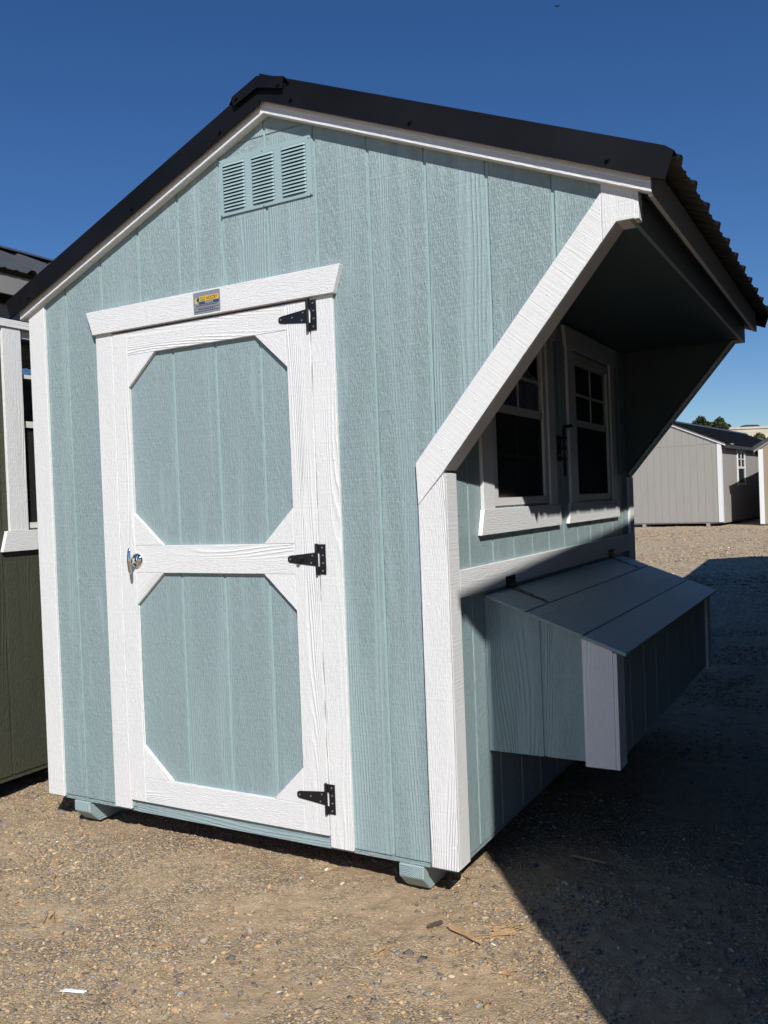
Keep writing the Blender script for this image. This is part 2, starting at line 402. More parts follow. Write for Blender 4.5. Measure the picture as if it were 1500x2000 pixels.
for x, z in ((1.188, 2.704), (1.626, 2.527), (2.227, 2.282), (.885, 2.694), (.452, 2.503), (-.139, 2.25)):
    z = roofz(x, .062 if x > RX else .046)
    bm = bmesh.new(); bm_cyl(bm, (x, -.0462, z), (x, -.049, z), .0078, .0072, 14); bm_cyl(bm, (x, -.0491, z), (x, -.0555, z), .0048, .0044, 6)
    link_bm('screw', bm, 'black_metal', rk[0])
# roofing sheets with ribs
PER = .2286
def rib_profile(y0, y1):
    pts = []
    k0 = int(math.floor(y0 / PER)) - 1
    for k in range(k0, int(y1 / PER) + 3):
        c = k * PER + .012
        for dy, h in ((-.030, 0), (-.012, .019), (.012, .019), (.030, 0), (.070, 0), (.076, .0042), (.090, .0042), (.096, 0), (.132, 0), (.138, .0042), (.152, .0042), (.158, 0)):
            pts.append((c + dy, h))
    def at(y):
        for i in range(len(pts) - 1):
            if pts[i][0] <= y <= pts[i + 1][0]:
                t = (y - pts[i][0]) / (pts[i + 1][0] - pts[i][0]); return pts[i][1] * (1 - t) + pts[i + 1][1] * t
        return 0
    return [(y0, at(y0))] + [p_ for p_ in pts if y0 < p_[0] < y1] + [(y1, at(y1))]
def roof_sheet(parent, xr, zr, xe, ze, y0, y1, mats, th=.0016, name='roof_sheet'):
    pr = rib_profile(y0, y1); bm = bmesh.new()
    d = Vector((xe - xr, 0, ze - zr)); n = Vector((-d.z, 0, d.x)).normalized()
    if n.z < 0: n = -n
    A = Vector((xr, 0, zr)); B = Vector((xe, 0, ze)); rows = []
    for P0, off in ((A, 0), (B, 0), (B, -th), (A, -th)):
        rows.append([bm.verts.new(P0 + n * (h + off) + Vector((0, y, 0))) for y, h in pr])
    for r in range(4):
        a, b = rows[r], rows[(r + 1) % 4]
        for i in range(len(pr) - 1):
            f = bm.faces.new((a[i], a[i + 1], b[i + 1], b[i])); f.material_index = 1 if r == 2 else 0
    for i in (0, -1): bm.faces.new([rows[r][i] for r in range(4)])
    bmesh.ops.recalc_face_normals(bm, faces=bm.faces[:])
    return link_bm(name, bm, mats, parent, g=(1, 0, 0))
ys = [-.040, .84, 1.66, LEN + .05]
for i in range(3):
    for sx in (-1, 1):
        xe = RX + sx * (2.405 - RX)
        roof_sheet(coop, RX + sx * .01, RZ + (.105 if sx > 0 else .090), xe, roofz(xe, .105 if sx > 0 else .090), ys[i] + .001 * (i > 0), ys[i + 1], ['black_metal', 'roof_under'])
# roof deck below the sheets
for sx in (-1, 1):
    xe = RX + sx * (2.30 - RX)
    slab('roof_deck', [(RX + sx * .001, .02, RZ + .062), (xe, .02, roofz(xe, .062)), (xe, .02, roofz(xe, .095)), (RX + sx * .001, .02, RZ + .095)], (0, LEN - .04, 0), 'ply', coop, g=(0, 1, 0), bev=0)
    xf = RX + sx * (2.322 - RX); xg = RX + sx * (2.336 - RX)
    box('fascia_board', sorted((xf, xg)), (-.0001, LEN + .012), (2.168, 2.262), 'white', coop, g=(0, 1, 0))
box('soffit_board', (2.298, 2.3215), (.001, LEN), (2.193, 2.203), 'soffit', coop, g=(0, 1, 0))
# ridge cap, folded down at the front end
bm = bmesh.new()
yA, yB = -.060, LEN + .07
for sx in (-1, 1):
    xe = RX + sx * .11; oc, oe = .1125, (.128 if sx > 0 else .1145); ol = .090 if sx > 0 else .082
    bm_slab(bm, [(RX, yA, RZ + oc), (xe, yA, roofz(xe, oe)), (xe, yA, roofz(xe, oe + .0025)), (RX, yA, RZ + oc + .0025)], (0, yB - yA, 0))
    bm_slab(bm, [(RX, yA, RZ + .076), (xe - sx * .006, yA, roofz(xe - sx * .006, ol)), (xe, yA, roofz(xe, oe - .0005)), (RX, yA, RZ + oc - .0005)], (0, .0015, 0))
    bm_slab(bm, [(xe + sx * .0002, yA + .004, roofz(xe, oe)), (xe + sx * .014, yA + .004, roofz(xe + sx * .014, oe - .0125)), (xe + sx * .014, yA + .004, roofz(xe + sx * .014, oe - .011)), (xe + sx * .0002, yA + .004, roofz(xe, oe + .0015))], (0, yB - yA - .01, 0))
link_bm('ridge_cap', bm, 'black_metal', coop, g=(0, 1, 0))
rc = coop.children[-1]
for dx in (-.088, .088):
    bm = bmesh.new(); x = RX + dx
    bm_cyl(bm, (x, -.0602, roofz(x, .100)), (x, -.067, roofz(x, .100)), .006, .005, 8); link_bm('screw', bm, 'black_metal', [o for o in coop.children if o.name.startswith('ridge_cap')][0])
# skids
def endgrain():
    m, nt, bs = new_mat('painted end grain with growth rings'); L = nt.links
    tc = N(nt, 'ShaderNodeTexCoord'); sp = N(nt, 'ShaderNodeSeparateXYZ'); L.new(tc.outputs['Object'], sp.inputs[0])
    dx = math_n(nt, 'SUBTRACT', sp.outputs[0], 1.488 - .75); dz = math_n(nt, 'SUBTRACT', sp.outputs[2], .118 - .09)
    d = math_n(nt, 'SQRT', math_n(nt, 'ADD', math_n(nt, 'MULTIPLY', dx, dx), math_n(nt, 'MULTIPLY', dz, dz)))
    d = math_n(nt, 'ADD', d, math_n(nt, 'MULTIPLY', noise(nt, tc.outputs['Object'], 60, 2), .004))
    s = math_n(nt, 'SINE', math_n(nt, 'MULTIPLY', d, 1150))
    bp = N(nt, 'ShaderNodeBump'); bp.inputs['Distance'].default_value = .002; L.new(math_n(nt, 'ADD', math_n(nt, 'MULTIPLY', s, .4), noise(nt, tc.outputs['Object'], 120, 3)), bp.inputs['Height']); L.new(bp.outputs[0], bs.inputs['Normal'])
    L.new(mixc(nt, math_n(nt, 'MULTIPLY_ADD', s, .5, .5), tuple(c * .86 for c in TEAL), TEAL), bs.inputs['Base Color']); bs.inputs['Roughness'].default_value = .5
    return m
M['ringed'] = endgrain()
def skid(x):
    ya, yb = .0, LEN + .02
    pts = [(ya, .186), (ya, .145), (.052, .096), (yb - .05, .096), (yb, .145), (yb, .186)]
    return slab('skid', [(x, y, z) for y, z in pts], (.089, 0, 0), 'teal_end', coop, g=(0, 1, 0), bev=.003)
skid(-.053); sk = skid(1.460)
bm = bmesh.new(); bm_slab(bm, [(1.463, -.0002, .148), (1.546, -.0002, .148), (1.546, -.0002, .184), (1.463, -.0002, .184)], (0, -.0006, 0)); link_bm('end_grain', bm, 'ringed', sk)
# left and rear walls, planked
gy_ = [.1927 + .2032 * k for k in range(12)]
planks('siding_plank', [(.012, .206), (LEN - .012, .206), (LEN - .012, roofz(X0, .04)), (.012, roofz(X0, .04))], gy_, lambda y, z: (X0, y, z), (.0098, 0, 0), 'teal', coop, lo=.012, hi=LEN - .012)
box('wall_sheathing', (X0 + .003, X0 + .015), (.02, LEN - .02), (.21, 2.2), 'teal', coop, bev=0)
rear = [(X0, .206), (X1, .206), (X1, 1.45), (2.22, 2.115), (XH, 2.115), (XH, roofz(XH, .04)), (RX, RZ + .04), (X0, roofz(X0, .04))]
planks('siding_plank', rear, G, lambda x, z: (x, LEN - .0005, z), (0, -.0098, 0), 'teal', coop, lo=X0, hi=XH)
slab('wall_sheathing', [(x, LEN - .003, z) for x, z in [(X0 + .004, .209), (X1 - .004, .209), (X1 - .004, 1.455), (2.215, 2.12), (XH - .004, 2.12), (XH - .004, roofz(XH, .036)), (RX, RZ + .036), (X0 + .004, roofz(X0, .036))]], (0, -.012, 0), 'teal', coop, bev=0)
for pts in ([(-.188, .199), (-.095, .199), (-.095, 2.2), (-.188, 2.16)], [(1.587, .199), (1.681, .199), (1.681, 1.4445), (1.587, 1.346)],
            [(1.5868, 1.3475), (1.677, 1.446), (2.2335, 2.113), (2.1935, 2.2), (1.583, 1.478)]):
    slab('corner_board', [(x, LEN, z) for x, z in pts], (0, .0128, 0), 'white', coop)
# right wall under the hood: planks around two window openings
HO = [(.41, 1.015), (1.395, 2.020)]; HZ = (1.33, 2.00); ZT = 2.118
def notched(a, b, z0, z1, mk):
    """plank a..b with window openings removed"""
    pcs = [[(a, z0), (b, z0), (b, z1), (a, z1)]]
    for h0, h1 in HO:
        if h1 <= a or h0 >= b: continue
        if h0 <= a and h1 >= b: pcs = [[(a, z0), (b, z0), (b, HZ[0]), (a, HZ[0])], [(a, HZ[1]), (b, HZ[1]), (b, z1), (a, z1)]]
        elif h0 > a: pcs = [[(a, z0), (b, z0), (b, HZ[0]), (h0, HZ[0]), (h0, HZ[1]), (b, HZ[1]), (b, z1), (a, z1)]]
        else: pcs = [[(a, z0), (b, z0), (b, z1), (a, z1), (a, HZ[1]), (h1, HZ[1]), (h1, HZ[0]), (a, HZ[0])]]
    for p_ in pcs: mk(p_)
cy = [.012] + [c for c in gy_ if .03 < c < LEN - .02] + [LEN - .012]
for i in range(len(cy) - 1):
    a = cy[i] + (GAP / 2 if i else 0); b = cy[i + 1] - (GAP / 2 if i < len(cy) - 2 else 0)
    notched(a, b, .206, ZT, lambda q: slab('siding_plank', [(X1 - .010, y, z) for y, z in q], (.010, 0, 0), 'teal', coop))
for (a, b, c, d) in ((.02, LEN - .02, .209, 1.33), (.02, LEN - .02, 2.0, 2.115), (.02, .41, 1.3301, 1.9999), (1.015, 1.395, 1.3301, 1.9999), (2.02, LEN - .02, 1.3301, 1.9999)):
    box('wall_sheathing', (X1 - .018, X1 - .0042), (a, b), (c, d), 'teal_smooth', coop, bev=0)
box('floor_rim', (X1 - .03, X1 - .006), (.02, LEN), (.187, .2055), 'teal', coop, g=(0, 1, 0))
# hood: ceiling, outer knee wall
for i, (xa, xb) in enumerate(((1.6695, 2.27),)):
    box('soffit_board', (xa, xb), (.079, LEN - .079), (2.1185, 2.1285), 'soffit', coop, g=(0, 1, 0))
box('hood_fascia', (2.271, 2.2838), (.0105, LEN - .0105), (2.1115, 2.23), 'teal', coop, g=(0, 1, 0))
# rail board, far corner
box('rail_board', (1.6682, 1.6808), (.0785, 2.349), (1.044, 1.132), 'white', coop, g=(0, 1, 0))
box('corner_board', (1.6682, 1.6812), (2.350, LEN + .0128), (.199, 1.443), 'white_rough', coop)
# interior: dark far wall visible faintly through the panes is the inside of the left wall
# ---- windows
def window(y0, y1, z0, z1, parent, xf, grid='both', flip=1, frame='window', fm='vinyl'):
    """double-hung vinyl window in plane x; xf = frame face"""
    f = .040; t = .03
    bm = bmesh.new()
    for (a, b, c, d) in ((y0, y1, z0, z0 + .028), (y0, y1, z1 - .034, z1), (y0, y0 + f, z0 + .0281, z1 - .0341), (y1 - f, y1, z0 + .0281, z1 - .0341)):
        bm_box(bm, (xf - t, xf), (a, b), (c, d))
    bmesh.ops.recalc_face_normals(bm, faces=bm.faces[:]); bevel(bm, .0012)
    w = link_bm(frame, bm, fm, parent)
    zm = (z0 + z1) / 2
    for (a, b, xo, nm) in ((z0 + .0285, zm + .006, .016, 'sash'), (zm + .0065, z1 - .0345, .008, 'sash')):
        bm = bmesh.new(); s = .014; ya, yb = y0 + f + .0004, y1 - f - .0004
        x = (xf - xo - .009, xf - xo)
        for (c, d, e, g_) in ((ya, yb, a, a + .03 if xo < .01 else a + .02), (ya, yb, b - (.012 if xo < .01 else .03), b), (ya, ya + s, a, b), (yb - s, yb, a, b)):
            bm_box(bm, x, (c, d), (e, g_))
        sa = link_bm(nm, bm, fm, parent)
        bm = bmesh.new(); bm_box(bm, (xf - xo - .0062, xf - xo - .0042), (ya + .002, yb - .002), (a + .002, b - .002)); link_bm('pane', bm, 'glass', parent)
        ym = (ya + yb) / 2; zc = (a + b) / 2
        if xo < .01 or grid == 'both':
            bm = bmesh.new(); mx_ = (xf - xo - .0041, xf - xo - .0015); bm_box(bm, mx_, (ym - .006, ym + .006), (a + .03, b - .013)); bm_box(bm, mx_, (ya + s, ym - .0061), (zc - .006, zc + .006)); bm_box(bm, mx_, (ym + .0061, yb - s), (zc - .006, zc + .006))
            link_bm('muntin', bm, fm, parent)
        if xo > .01:
            bm = bmesh.new(); bm_box(bm, (xf - xo + .004, xf - xo + .0045), (ya + .002, yb - .002), (a + .002, b - .002)); link_bm('insect_screen', bm, 'screen_mesh', parent)
    return w
XW = 1.674
for (h0, h1) in HO: window(h0 + .0005, h1 - .0005, HZ[0] + .0005, HZ[1] - .0005, coop, XW)
def strim(name, pts, g=(0, 0, 1), x=1.6683, th=.0127):
    return slab(name, [(x, y, z) for y, z in pts], (th, 0, 0), 'white', coop, g)
for (a, b, c, d, sl, hd) in (
        (.298, .400, 1.018, 1.102, [(.293, 1.322), (1.124, 1.322), (1.137, 1.2335), (.263, 1.2335)], [(.28, 2.104), (1.165, 2.104), (1.137, 2.015), (.300, 2.015)]),
        (1.300, 1.392, 2.023, 2.100, [(1.277, 1.322), (2.112, 1.322), (2.122, 1.2335), (1.243, 1.2335)], [(1.266, 2.104), (2.150, 2.104), (2.124, 2.015), (1.287, 2.015)])):
    strim('window_casing', [(a, 1.3225), (b, 1.3225), (b, 2.0145), (a, 2.0145)])
    strim('window_casing', [(c, 1.3225), (d, 1.3225), (d, 2.0145), (c, 2.0145)])
    strim('window_sill', sl, (0, 1, 0), th=.016); strim('window_header', hd, (0, 1, 0), th=.016)
# barrel bolt between the windows
bm = bmesh.new()
bm_box(bm, (1.6683, 1.6705), (1.150, 1.205), (1.505, 1.615))
latch = link_bm('slide_bolt', bm, 'hinge', coop)
bm = bmesh.new(); bm_cyl(bm, (1.682, 1.212, 1.44), (1.682, 1.212, 1.655), .005, n=10); bm_cyl(bm, (1.682, 1.212, 1.652), (1.700, 1.262, 1.660), .0065, .008, n=10)
link_bm('rod', bm, 'hinge', latch, smooth=True)
for z in (1.515, 1.56, 1.605):
    bm = bmesh.new(); bm_box(bm, (1.6706, 1.690), (1.203, 1.222), (z - .006, z + .006)); link_bm('guide', bm, 'hinge', latch)
for z in (1.53, 1.59):
    bm = bmesh.new(); bm_cyl(bm, (1.6705, 1.172, z), (1.6722, 1.172, z), .0045, .004, 8); link_bm('screw', bm, 'hw_grey', latch)

# ---- nest box on the right wall
NY0, NY1 = .298, 2.09; NX = 2.105
def lidz(x, off=0): return 1.024 + off - (x - 1.6685) * .3755
np_ = [(1.6685, .495), (NX, .495), (NX, lidz(NX)), (1.6685, lidz(1.6685))]
for y0 in (NY0, NY1 + .0):
    planks('nest_box_plank', np_, [1.868], lambda x, z: (x, y0, z), (0, .0098 if y0 == NY0 else -.0098, 0), 'teal_coarse', coop, lo=1.6685, hi=NX)
slab('nest_box_sheathing', [(x, NY0 + .004, z) for x, z in [(1.67, .497), (NX - .012, .497), (NX - .012, lidz(NX - .012, -.002)), (1.67, lidz(1.67, -.002))]], (0, .012, 0), 'teal', coop, bev=0)
slab('nest_box_sheathing', [(x, NY1 - .004, z) for x, z in [(1.67, .497), (NX - .012, .497), (NX - .012, lidz(NX - .012, -.002)), (1.67, lidz(1.67, -.002))]], (0, -.012, 0), 'teal', coop, bev=0)
planks('nest_box_plank', [(NY0 + .01, .495), (NY1 - .01, .495), (NY1 - .01, lidz(NX)), (NY0 + .01, lidz(NX))], [NY0 + .2032 * k for k in range(1, 9)],
       lambda y, z: (NX - .0098, y, z), (.0098, 0, 0), 'teal_coarse', coop, lo=NY0 + .01, hi=NY1 - .01)
box('nest_box_sheathing', (NX - .018, NX - .005), (NY0 + .017, NY1 - .017), (.497, lidz(NX) - .002), 'teal', coop, bev=0)
box('nest_box_floor', (1.6695, NX - .019), (NY0 + .018, NY1 - .018), (.500, .512), 'ply', coop, g=(0, 1, 0), bev=0)
def ntrim(x, y, z1): return box('nest_box_trim', x, y, (.482, z1), 'white', coop)
for yy in ((.2852, .2978), (NY1 + .0002, NY1 + .0128)):
    slab('nest_box_trim', [(2.006, yy[0], .482), (NX, yy[0], .482), (NX, yy[0], lidz(NX)), (2.006, yy[0], lidz(2.006))], (0, yy[1] - yy[0], 0), 'white', coop)
for yy in ((.2853, .372), (NY1 - .074, NY1 + .0127)):
    box('nest_box_trim', (NX + .0003, NX + .013), yy, (.482, lidz(NX + .013) - .001), 'white_rough', coop)
# lid: three planks across the slope
dv = Vector((1, 0, -.3755)).normalized(); nv_ = Vector((.3755, 0, 1)).normalized()
A0 = Vector((1.6815, .278, lidz(1.6815, .002)))
for i, (s0, s1) in enumerate(((0, .1465), (.1515, .3495), (.3545, .4975))):
    p0 = A0 + dv * s0; p1 = A0 + dv * s1
    slab('lid_plank', [p0, p1, p1 + nv_ * .0115, p0 + nv_ * .0115], (0, 1.836, 0), 'teal_coarse', coop, g=(0, 1, 0), bev=.0014)
p0 = A0 + dv * .002; p1 = A0 + dv * .4955
slab('lid_backing', [p0 + Vector((0, .001, 0)) + nv_ * .0004, p1 + Vector((0, .001, 0)) + nv_ * .0004, p1 + Vector((0, .001, 0)) + nv_ * .0085, p0 + Vector((0, .001, 0)) + nv_ * .0085], (0, 1.834, 0), 'teal', coop, g=(0, 1, 0), bev=0)
for yc in (.518, 1.926):
    bm = bmesh.new(); bm_box(bm, (1.6810, 1.6835), (yc - .046, yc + .046), (1.038, 1.076)); bm_cyl(bm, (1.688, yc - .03, 1.0405), (1.688, yc + .03, 1.0405), .006, n=10)
    h = link_bm('lid_hinge', bm, 'hinge', coop, smooth=False)
    q0 = A0 + dv * .008 + nv_ * .0118; bm = bmesh.new()
    pts = [Vector((q0.x, yc - .024, q0.z)), Vector((q0.x, yc + .024, q0.z)), Vector((q0.x, yc + .008, q0.z)) + dv * .135, Vector((q0.x, yc - .008, q0.z)) + dv * .135]
    bm_slab(bm, pts, nv_ * .0025); link_bm('strap', bm, 'hinge', h)
    for k, (dy, dz) in enumerate(((-.036, .066), (-.012, .066), (.012, .066), (.036, .066))):
        bm = bmesh.new(); bm_cyl(bm, (1.6835, yc + dy, 1.066 - .0), (1.6850, yc + dy, 1.066), .004, .0035, 8); link_bm('screw', bm, 'hinge', h)
    for s in (.03, .07, .115):
        b0 = Vector((q0.x, yc, q0.z)) + dv * s + nv_ * .0025; bm = bmesh.new(); bm_cyl(bm, b0, b0 + nv_ * .003, .005, .004, 8); link_bm('screw', bm, 'hinge', h)

# ---- door surround and door
ftrim('door_casing', [(.196, .2), (.283, .2), (.283, 2.0535), (.196, 2.0535)])
ftrim('door_casing', [(1.208, .2), (1.297, .2), (1.297, 2.0535), (1.208, 2.0535)])
slab('door_header', [(x, -.026, z) for x, z in [(.161, 2.145), (1.339, 2.145), (1.309, 2.054), (.192, 2.054)]], (0, .0258, 0), 'white', coop, (1, 0, 0), .0015)
door = bpy.data.objects.new('door', None); COL.objects.link(door); door.parent = coop; WL[door] = WL[coop]
DL, DR, DB, DT = .2865, 1.2040, .238, 2.047
planks('door_plank', [(DL + .01, DB + .01), (DR - .01, DB + .01), (DR - .01, DT - .01), (DL + .01, DT - .01)], [.580, .784, .985],
       lambda x, z: (x, .001, z), (0, .009, 0), 'teal_door', door, lo=DL + .01, hi=DR - .01)
slab('door_backing', [(x, .0052, z) for x, z in [(DL + .012, DB + .012), (DR - .012, DB + .012), (DR - .012, DT - .012), (DL + .012, DT - .012)]], (0, .016, 0), 'teal_smooth', door, bev=0)
dt = lambda pts, g=(0, 0, 1): slab('door_trim', [(x, -.0138, z) for x, z in pts], (0, .0146, 0), 'white', door, g, .0013)
il, ir = .3625, 1.1060            # inner edge of stiles
dt([(DL, DB), (il, DB), (il, DT), (DL, DT)]); dt([(ir, DB), (DR, DB), (DR, DT), (ir, DT)])
dt([(il + .0008, 1.958), (ir - .0008, 1.958), (ir - .0008, DT), (il + .0008, DT)], (1, 0, 0))
dt([(il + .0008, 1.1245), (ir - .0008, 1.1245), (ir - .0008, 1.2285), (il + .0008, 1.2285)], (1, 0, 0))
dt([(il + .0008, DB), (ir - .0008, DB), (ir - .0008, .334), (il + .0008, .334)], (1, 0, 0))
cs = .1235; e = .0008
for zt, zb in ((1.958, 1.2285), (1.1245, .334)):
    dt([(il + e, zt - e), (il + e + cs + .015, zt - e), (il + e, zt - cs - .0)], (1, 0, 1)); dt([(ir - e, zt - e), (ir - e - cs - .008, zt - e), (ir - e, zt - cs)], (1, 0, -1))
    dt([(il + e, zb + e), (il + e + cs + .018, zb + e), (il + e, zb + cs)], (1, 0, -1)); dt([(ir - e, zb + e), (ir - e - cs - .004, zb + e), (ir - e, zb + cs)], (1, 0, 1))
# T-hinges
def thinge(zc, bolt=False):
    yb = -.0140
    bm = bmesh.new()
    bm_slab(bm, [(1.084, yb, zc - .0105), (1.092, yb, zc - .0125), (1.199, yb, zc - .0235), (1.199, yb, zc + .0235), (1.092, yb, zc + .0125), (1.084, yb, zc + .0105), (1.079, yb, zc + .005), (1.079, yb, zc - .005)], (0, -.0022, 0))
    h = link_bm('hinge', bm, 'hinge', door)
    bm = bmesh.new(); bm_box(bm, (1.2115, 1.2345), (yb - .0005, yb + .0012 - .0035), (zc - .0505, zc + .0505))
    bm_box(bm, (1.2055, 1.2115), (yb - .0007, yb - .0033), (zc + .0245, zc + .0505)); bm_box(bm, (1.2055, 1.2115), (yb - .0007, yb - .0033), (zc - .0505, zc - .0245))
    link_bm('hinge_plate', bm, 'hinge', h)
    bm = bmesh.new(); bm_cyl(bm, (1.2005, yb - .005, zc - .053), (1.2005, yb - .005, zc + .053), .0052, n=12); link_bm('hinge_knuckle', bm, 'hinge', h, smooth=False)
    for x, dz in ((1.0905, 0), (1.137, .001), (1.182, .0125), (1.176, -.0125), (1.2225, .039), (1.2245, .013), (1.2245, -.013), (1.2225, -.039)):
        if bolt and abs(x - 1.137) < .001: continue
        bm = bmesh.new(); bm_cyl(bm, (x, yb - .0035, zc + dz), (x, yb - .0052, zc + dz), .0036, .0028, 10); link_bm('screw', bm, 'hw_grey', h)
    if bolt:
        bm = bmesh.new(); bm_cyl(bm, (1.135, yb - .0023, zc), (1.135, yb - .006, zc), .011, .010, 16); bm_cyl(bm, (1.135, yb - .006, zc), (1.135, yb - .020, zc), .0078, .0074, 16)
        bm_cyl(bm, (1.135, yb - .0201, zc), (1.135, yb - .0212, zc), .0035, .0035, 8)
        link_bm('bolt', bm, 'hinge', h)
thinge(1.9945); thinge(1.176, True); thinge(.3655)
# T-handle
hx, hz = .372, 1.172
bm = bmesh.new()
prof = [(0, .0), (.0285, .0), (.0285, .002), (.024, .009), (.015, .0125), (.0085, .014), (.0085, .034)]
bmv = []
for r_, d_ in prof:
    bmv.append([bm.verts.new((hx + r_ * math.cos(2 * math.pi * i / 28), -.0140 - d_, hz + r_ * math.sin(2 * math.pi * i / 28))) for i in range(28)])
for a, b in zip(bmv[:-1], bmv[1:]):
    for i in range(28):
        try: bm.faces.new((a[i], a[(i + 1) % 28], b[(i + 1) % 28], b[i]))
        except ValueError: pass
bmesh.ops.remove_doubles(bm, verts=bm.verts[:], dist=1e-6); bmesh.ops.recalc_face_normals(bm, faces=bm.faces[:])
hd = link_bm('handle', bm, 'chrome', door, smooth=True)
bm = bmesh.new()
vs_ = []
for t_ in np.linspace(-1, 1, 13):
    w_ = .0095 * (1 - .38 * abs(t_)) * (1 if abs(t_) < .97 else .55); dp = .0065 * (1 - .3 * abs(t_)) * (1 if abs(t_) < .97 else .5)
    vs_.append([bm.verts.new((hx - .003 + w_ * math.cos(a), -.055 + dp * math.sin(a) + .003 * t_ * t_, hz + .049 * t_)) for a in np.linspace(0, 2 * math.pi, 12, endpoint=False)])
for a, b in zip(vs_[:-1], vs_[1:]):
    for i in range(12): bm.faces.new((a[i], a[(i + 1) % 12], b[(i + 1) % 12], b[i]))
bm.faces.new(vs_[0]); bm.faces.new(vs_[-1]); bmesh.ops.recalc_face_normals(bm, faces=bm.faces[:])
link_bm('grip', bm, 'chrome', hd, smooth=True)
# ---- maker's plate on the header
def plate_mat(n, c, r=.4, mt=.0): M[n] = plain(n, c, r, metal=mt, nvar=.03)
plate_mat('plate_silver', (.33, .34, .37), .4, .35); plate_mat('plate_yellow', (.72, .47, .08)); plate_mat('plate_blue', (.02, .07, .15)); plate_mat('plate_ink', (.02, .03, .06)); plate_mat('plate_brown', (.08, .04, .02)); plate_mat('plate_cream', (.75, .68, .45))
px0, px1, pz0, pz1 = .7145, .8375, 2.0625, 2.1395
def P2(u, v): return (px0 + (px1 - px0) * u, pz0 + (pz1 - pz0) * v)
bm = bmesh.new(); r_ = .004; pts = []
for cx_, cz_, a0 in ((px1 - r_, pz1 - r_, 0), (px0 + r_, pz1 - r_, 90), (px0 + r_, pz0 + r_, 180), (px1 - r_, pz0 + r_, 270)):
    for k in range(4): a = math.radians(a0 + 30 * k); pts.append((cx_ + r_ * math.cos(a), -.0262, cz_ + r_ * math.sin(a)))
bm_slab(bm, pts, (0, -.0012, 0)); sign = link_bm('name_plate', bm, 'plate_silver', coop)
def decal(name, uvs, mat, lay=1):
    bm = bmesh.new(); y = -.0274 - .00035 * lay
    bm_slab(bm, [(P2(u, v)[0], y, P2(u, v)[1]) for u, v in uvs], (0, -.0003, 0)); return link_bm(name, bm, mat, sign)
decal('yellow_band', [(.24, .55), (.93, .55), (.95, .60), (.95, .765), (.93, .79), (.24, .79)], 'plate_yellow')
decal('blue_band', [(.22, .42), (.95, .42), (.99, .54), (.22, .54)], 'plate_blue')
decal('yellow_patch', [(.07, .48), (.12, .46), (.16, .50), (.19, .58), (.19, .66), (.15, .74), (.10, .74), (.06, .66)], 'plate_yellow')
decal('blue_patch', [(.13, .56), (.21, .56), (.22, .70), (.17, .75), (.13, .68)], 'plate_blue', 2)
def text(name, s, u, v, h, w, mat, parent=sign, y=-.0285, shear=0, lay=0, space=1):
    cu = bpy.data.curves.new('t', 'FONT'); cu.body = s; cu.align_x = 'CENTER'; cu.align_y = 'CENTER'; cu.shear = shear; cu.offset = .012; cu.space_character = space
    ob = bpy.data.objects.new('t', cu); COL.objects.link(ob); bpy.context.view_layer.update()
    me_ = bpy.data.meshes.new_from_object(ob.evaluated_get(bpy.context.evaluated_depsgraph_get())); bpy.data.objects.remove(ob)
    co = np.zeros(len(me_.vertices) * 3); me_.vertices.foreach_get('co', co); co = co.reshape(-1, 3)
    mn, mx = co.min(0), co.max(0)
    x, z = P2(u, v); W2 = w * (px1 - px0); H2 = h * (pz1 - pz0)
    bm = bmesh.new(); bm.from_mesh(me_)
    for vv in bm.verts:
        a, b, _ = vv.co; vv.co = (x + ((a - mn[0]) / (mx[0] - mn[0]) - .5) * W2, y, z + ((b - mn[1]) / (mx[1] - mn[1]) - .5) * H2)
    return link_bm(name, bm, mat, parent)
text('lettering', 'A Tradition of Quality', .62, .87, .12, .66, 'plate_ink', shear=.3)
text('lettering', 'OLD HICKORY', .59, .67, .17, .64, 'plate_brown', y=-.0288)
text('lettering', 'SHEDS', .60, .48, .085, .30, 'plate_cream', y=-.0288, space=1.3)
for v, a, b in ((.345, .10, .90), (.24, .04, .97), (.165, .2, .8), (.08, .06, .94)):
    if v == .24: decal('rule_line', [(a, v), (b, v), (b, v + .012), (a, v + .012)], 'plate_ink'); continue
    u = a
    while u < b:                                             # small print too fine to read in the photograph
        w = random.uniform(.03, .09); w = min(w, b - u)
        decal('small_print', [(u, v), (u + w, v), (u + w, v + .035), (u, v + .035)], 'plate_ink'); u += w + .018
for u, v in ((.035, .47), (.965, .48)):
    x, z = P2(u, v); bm = bmesh.new(); bm_cyl(bm, (x, -.0275, z), (x, -.0292, z), .0022, .0016, 8); link_bm('rivet', bm, 'hw_grey', sign)
# nail heads in the white trim, painted over
bm = bmesh.new(); rn = random.Random(3)
def nail(x, z, y=-.0131): bm_cyl(bm, (x, y, z), (x, y - .0007, z), .0036, .003, 8)
for x0_, x1_, za, zb in ((-.176, -.112, .26, 2.1), (1.602, 1.668, .26, 1.30), (.212, .266, .27, 1.98), (1.226, 1.280, .45, 1.90)):
    k = 5
    for i in range(k):
        z = za + (zb - za) * i / (k - 1) + rn.uniform(-.03, .03)
        nail(x0_ + rn.uniform(-.004, .006), z); nail(x1_ + rn.uniform(-.006, .004), z + rn.uniform(-.02, .02))
for i in range(5):
    f_ = .08 + .2 * i; nail(1.60 + .59 * f_ * 1.0 + .03, 1.44 + .71 * f_ + .02)
for x in (.20, .48, .98, 1.28):
    nail(x, 2.128, -.0261); nail(x + .01, 2.072, -.0261)
link_bm('nail_heads', bm, 'white', coop)['kind'] = 'stuff'
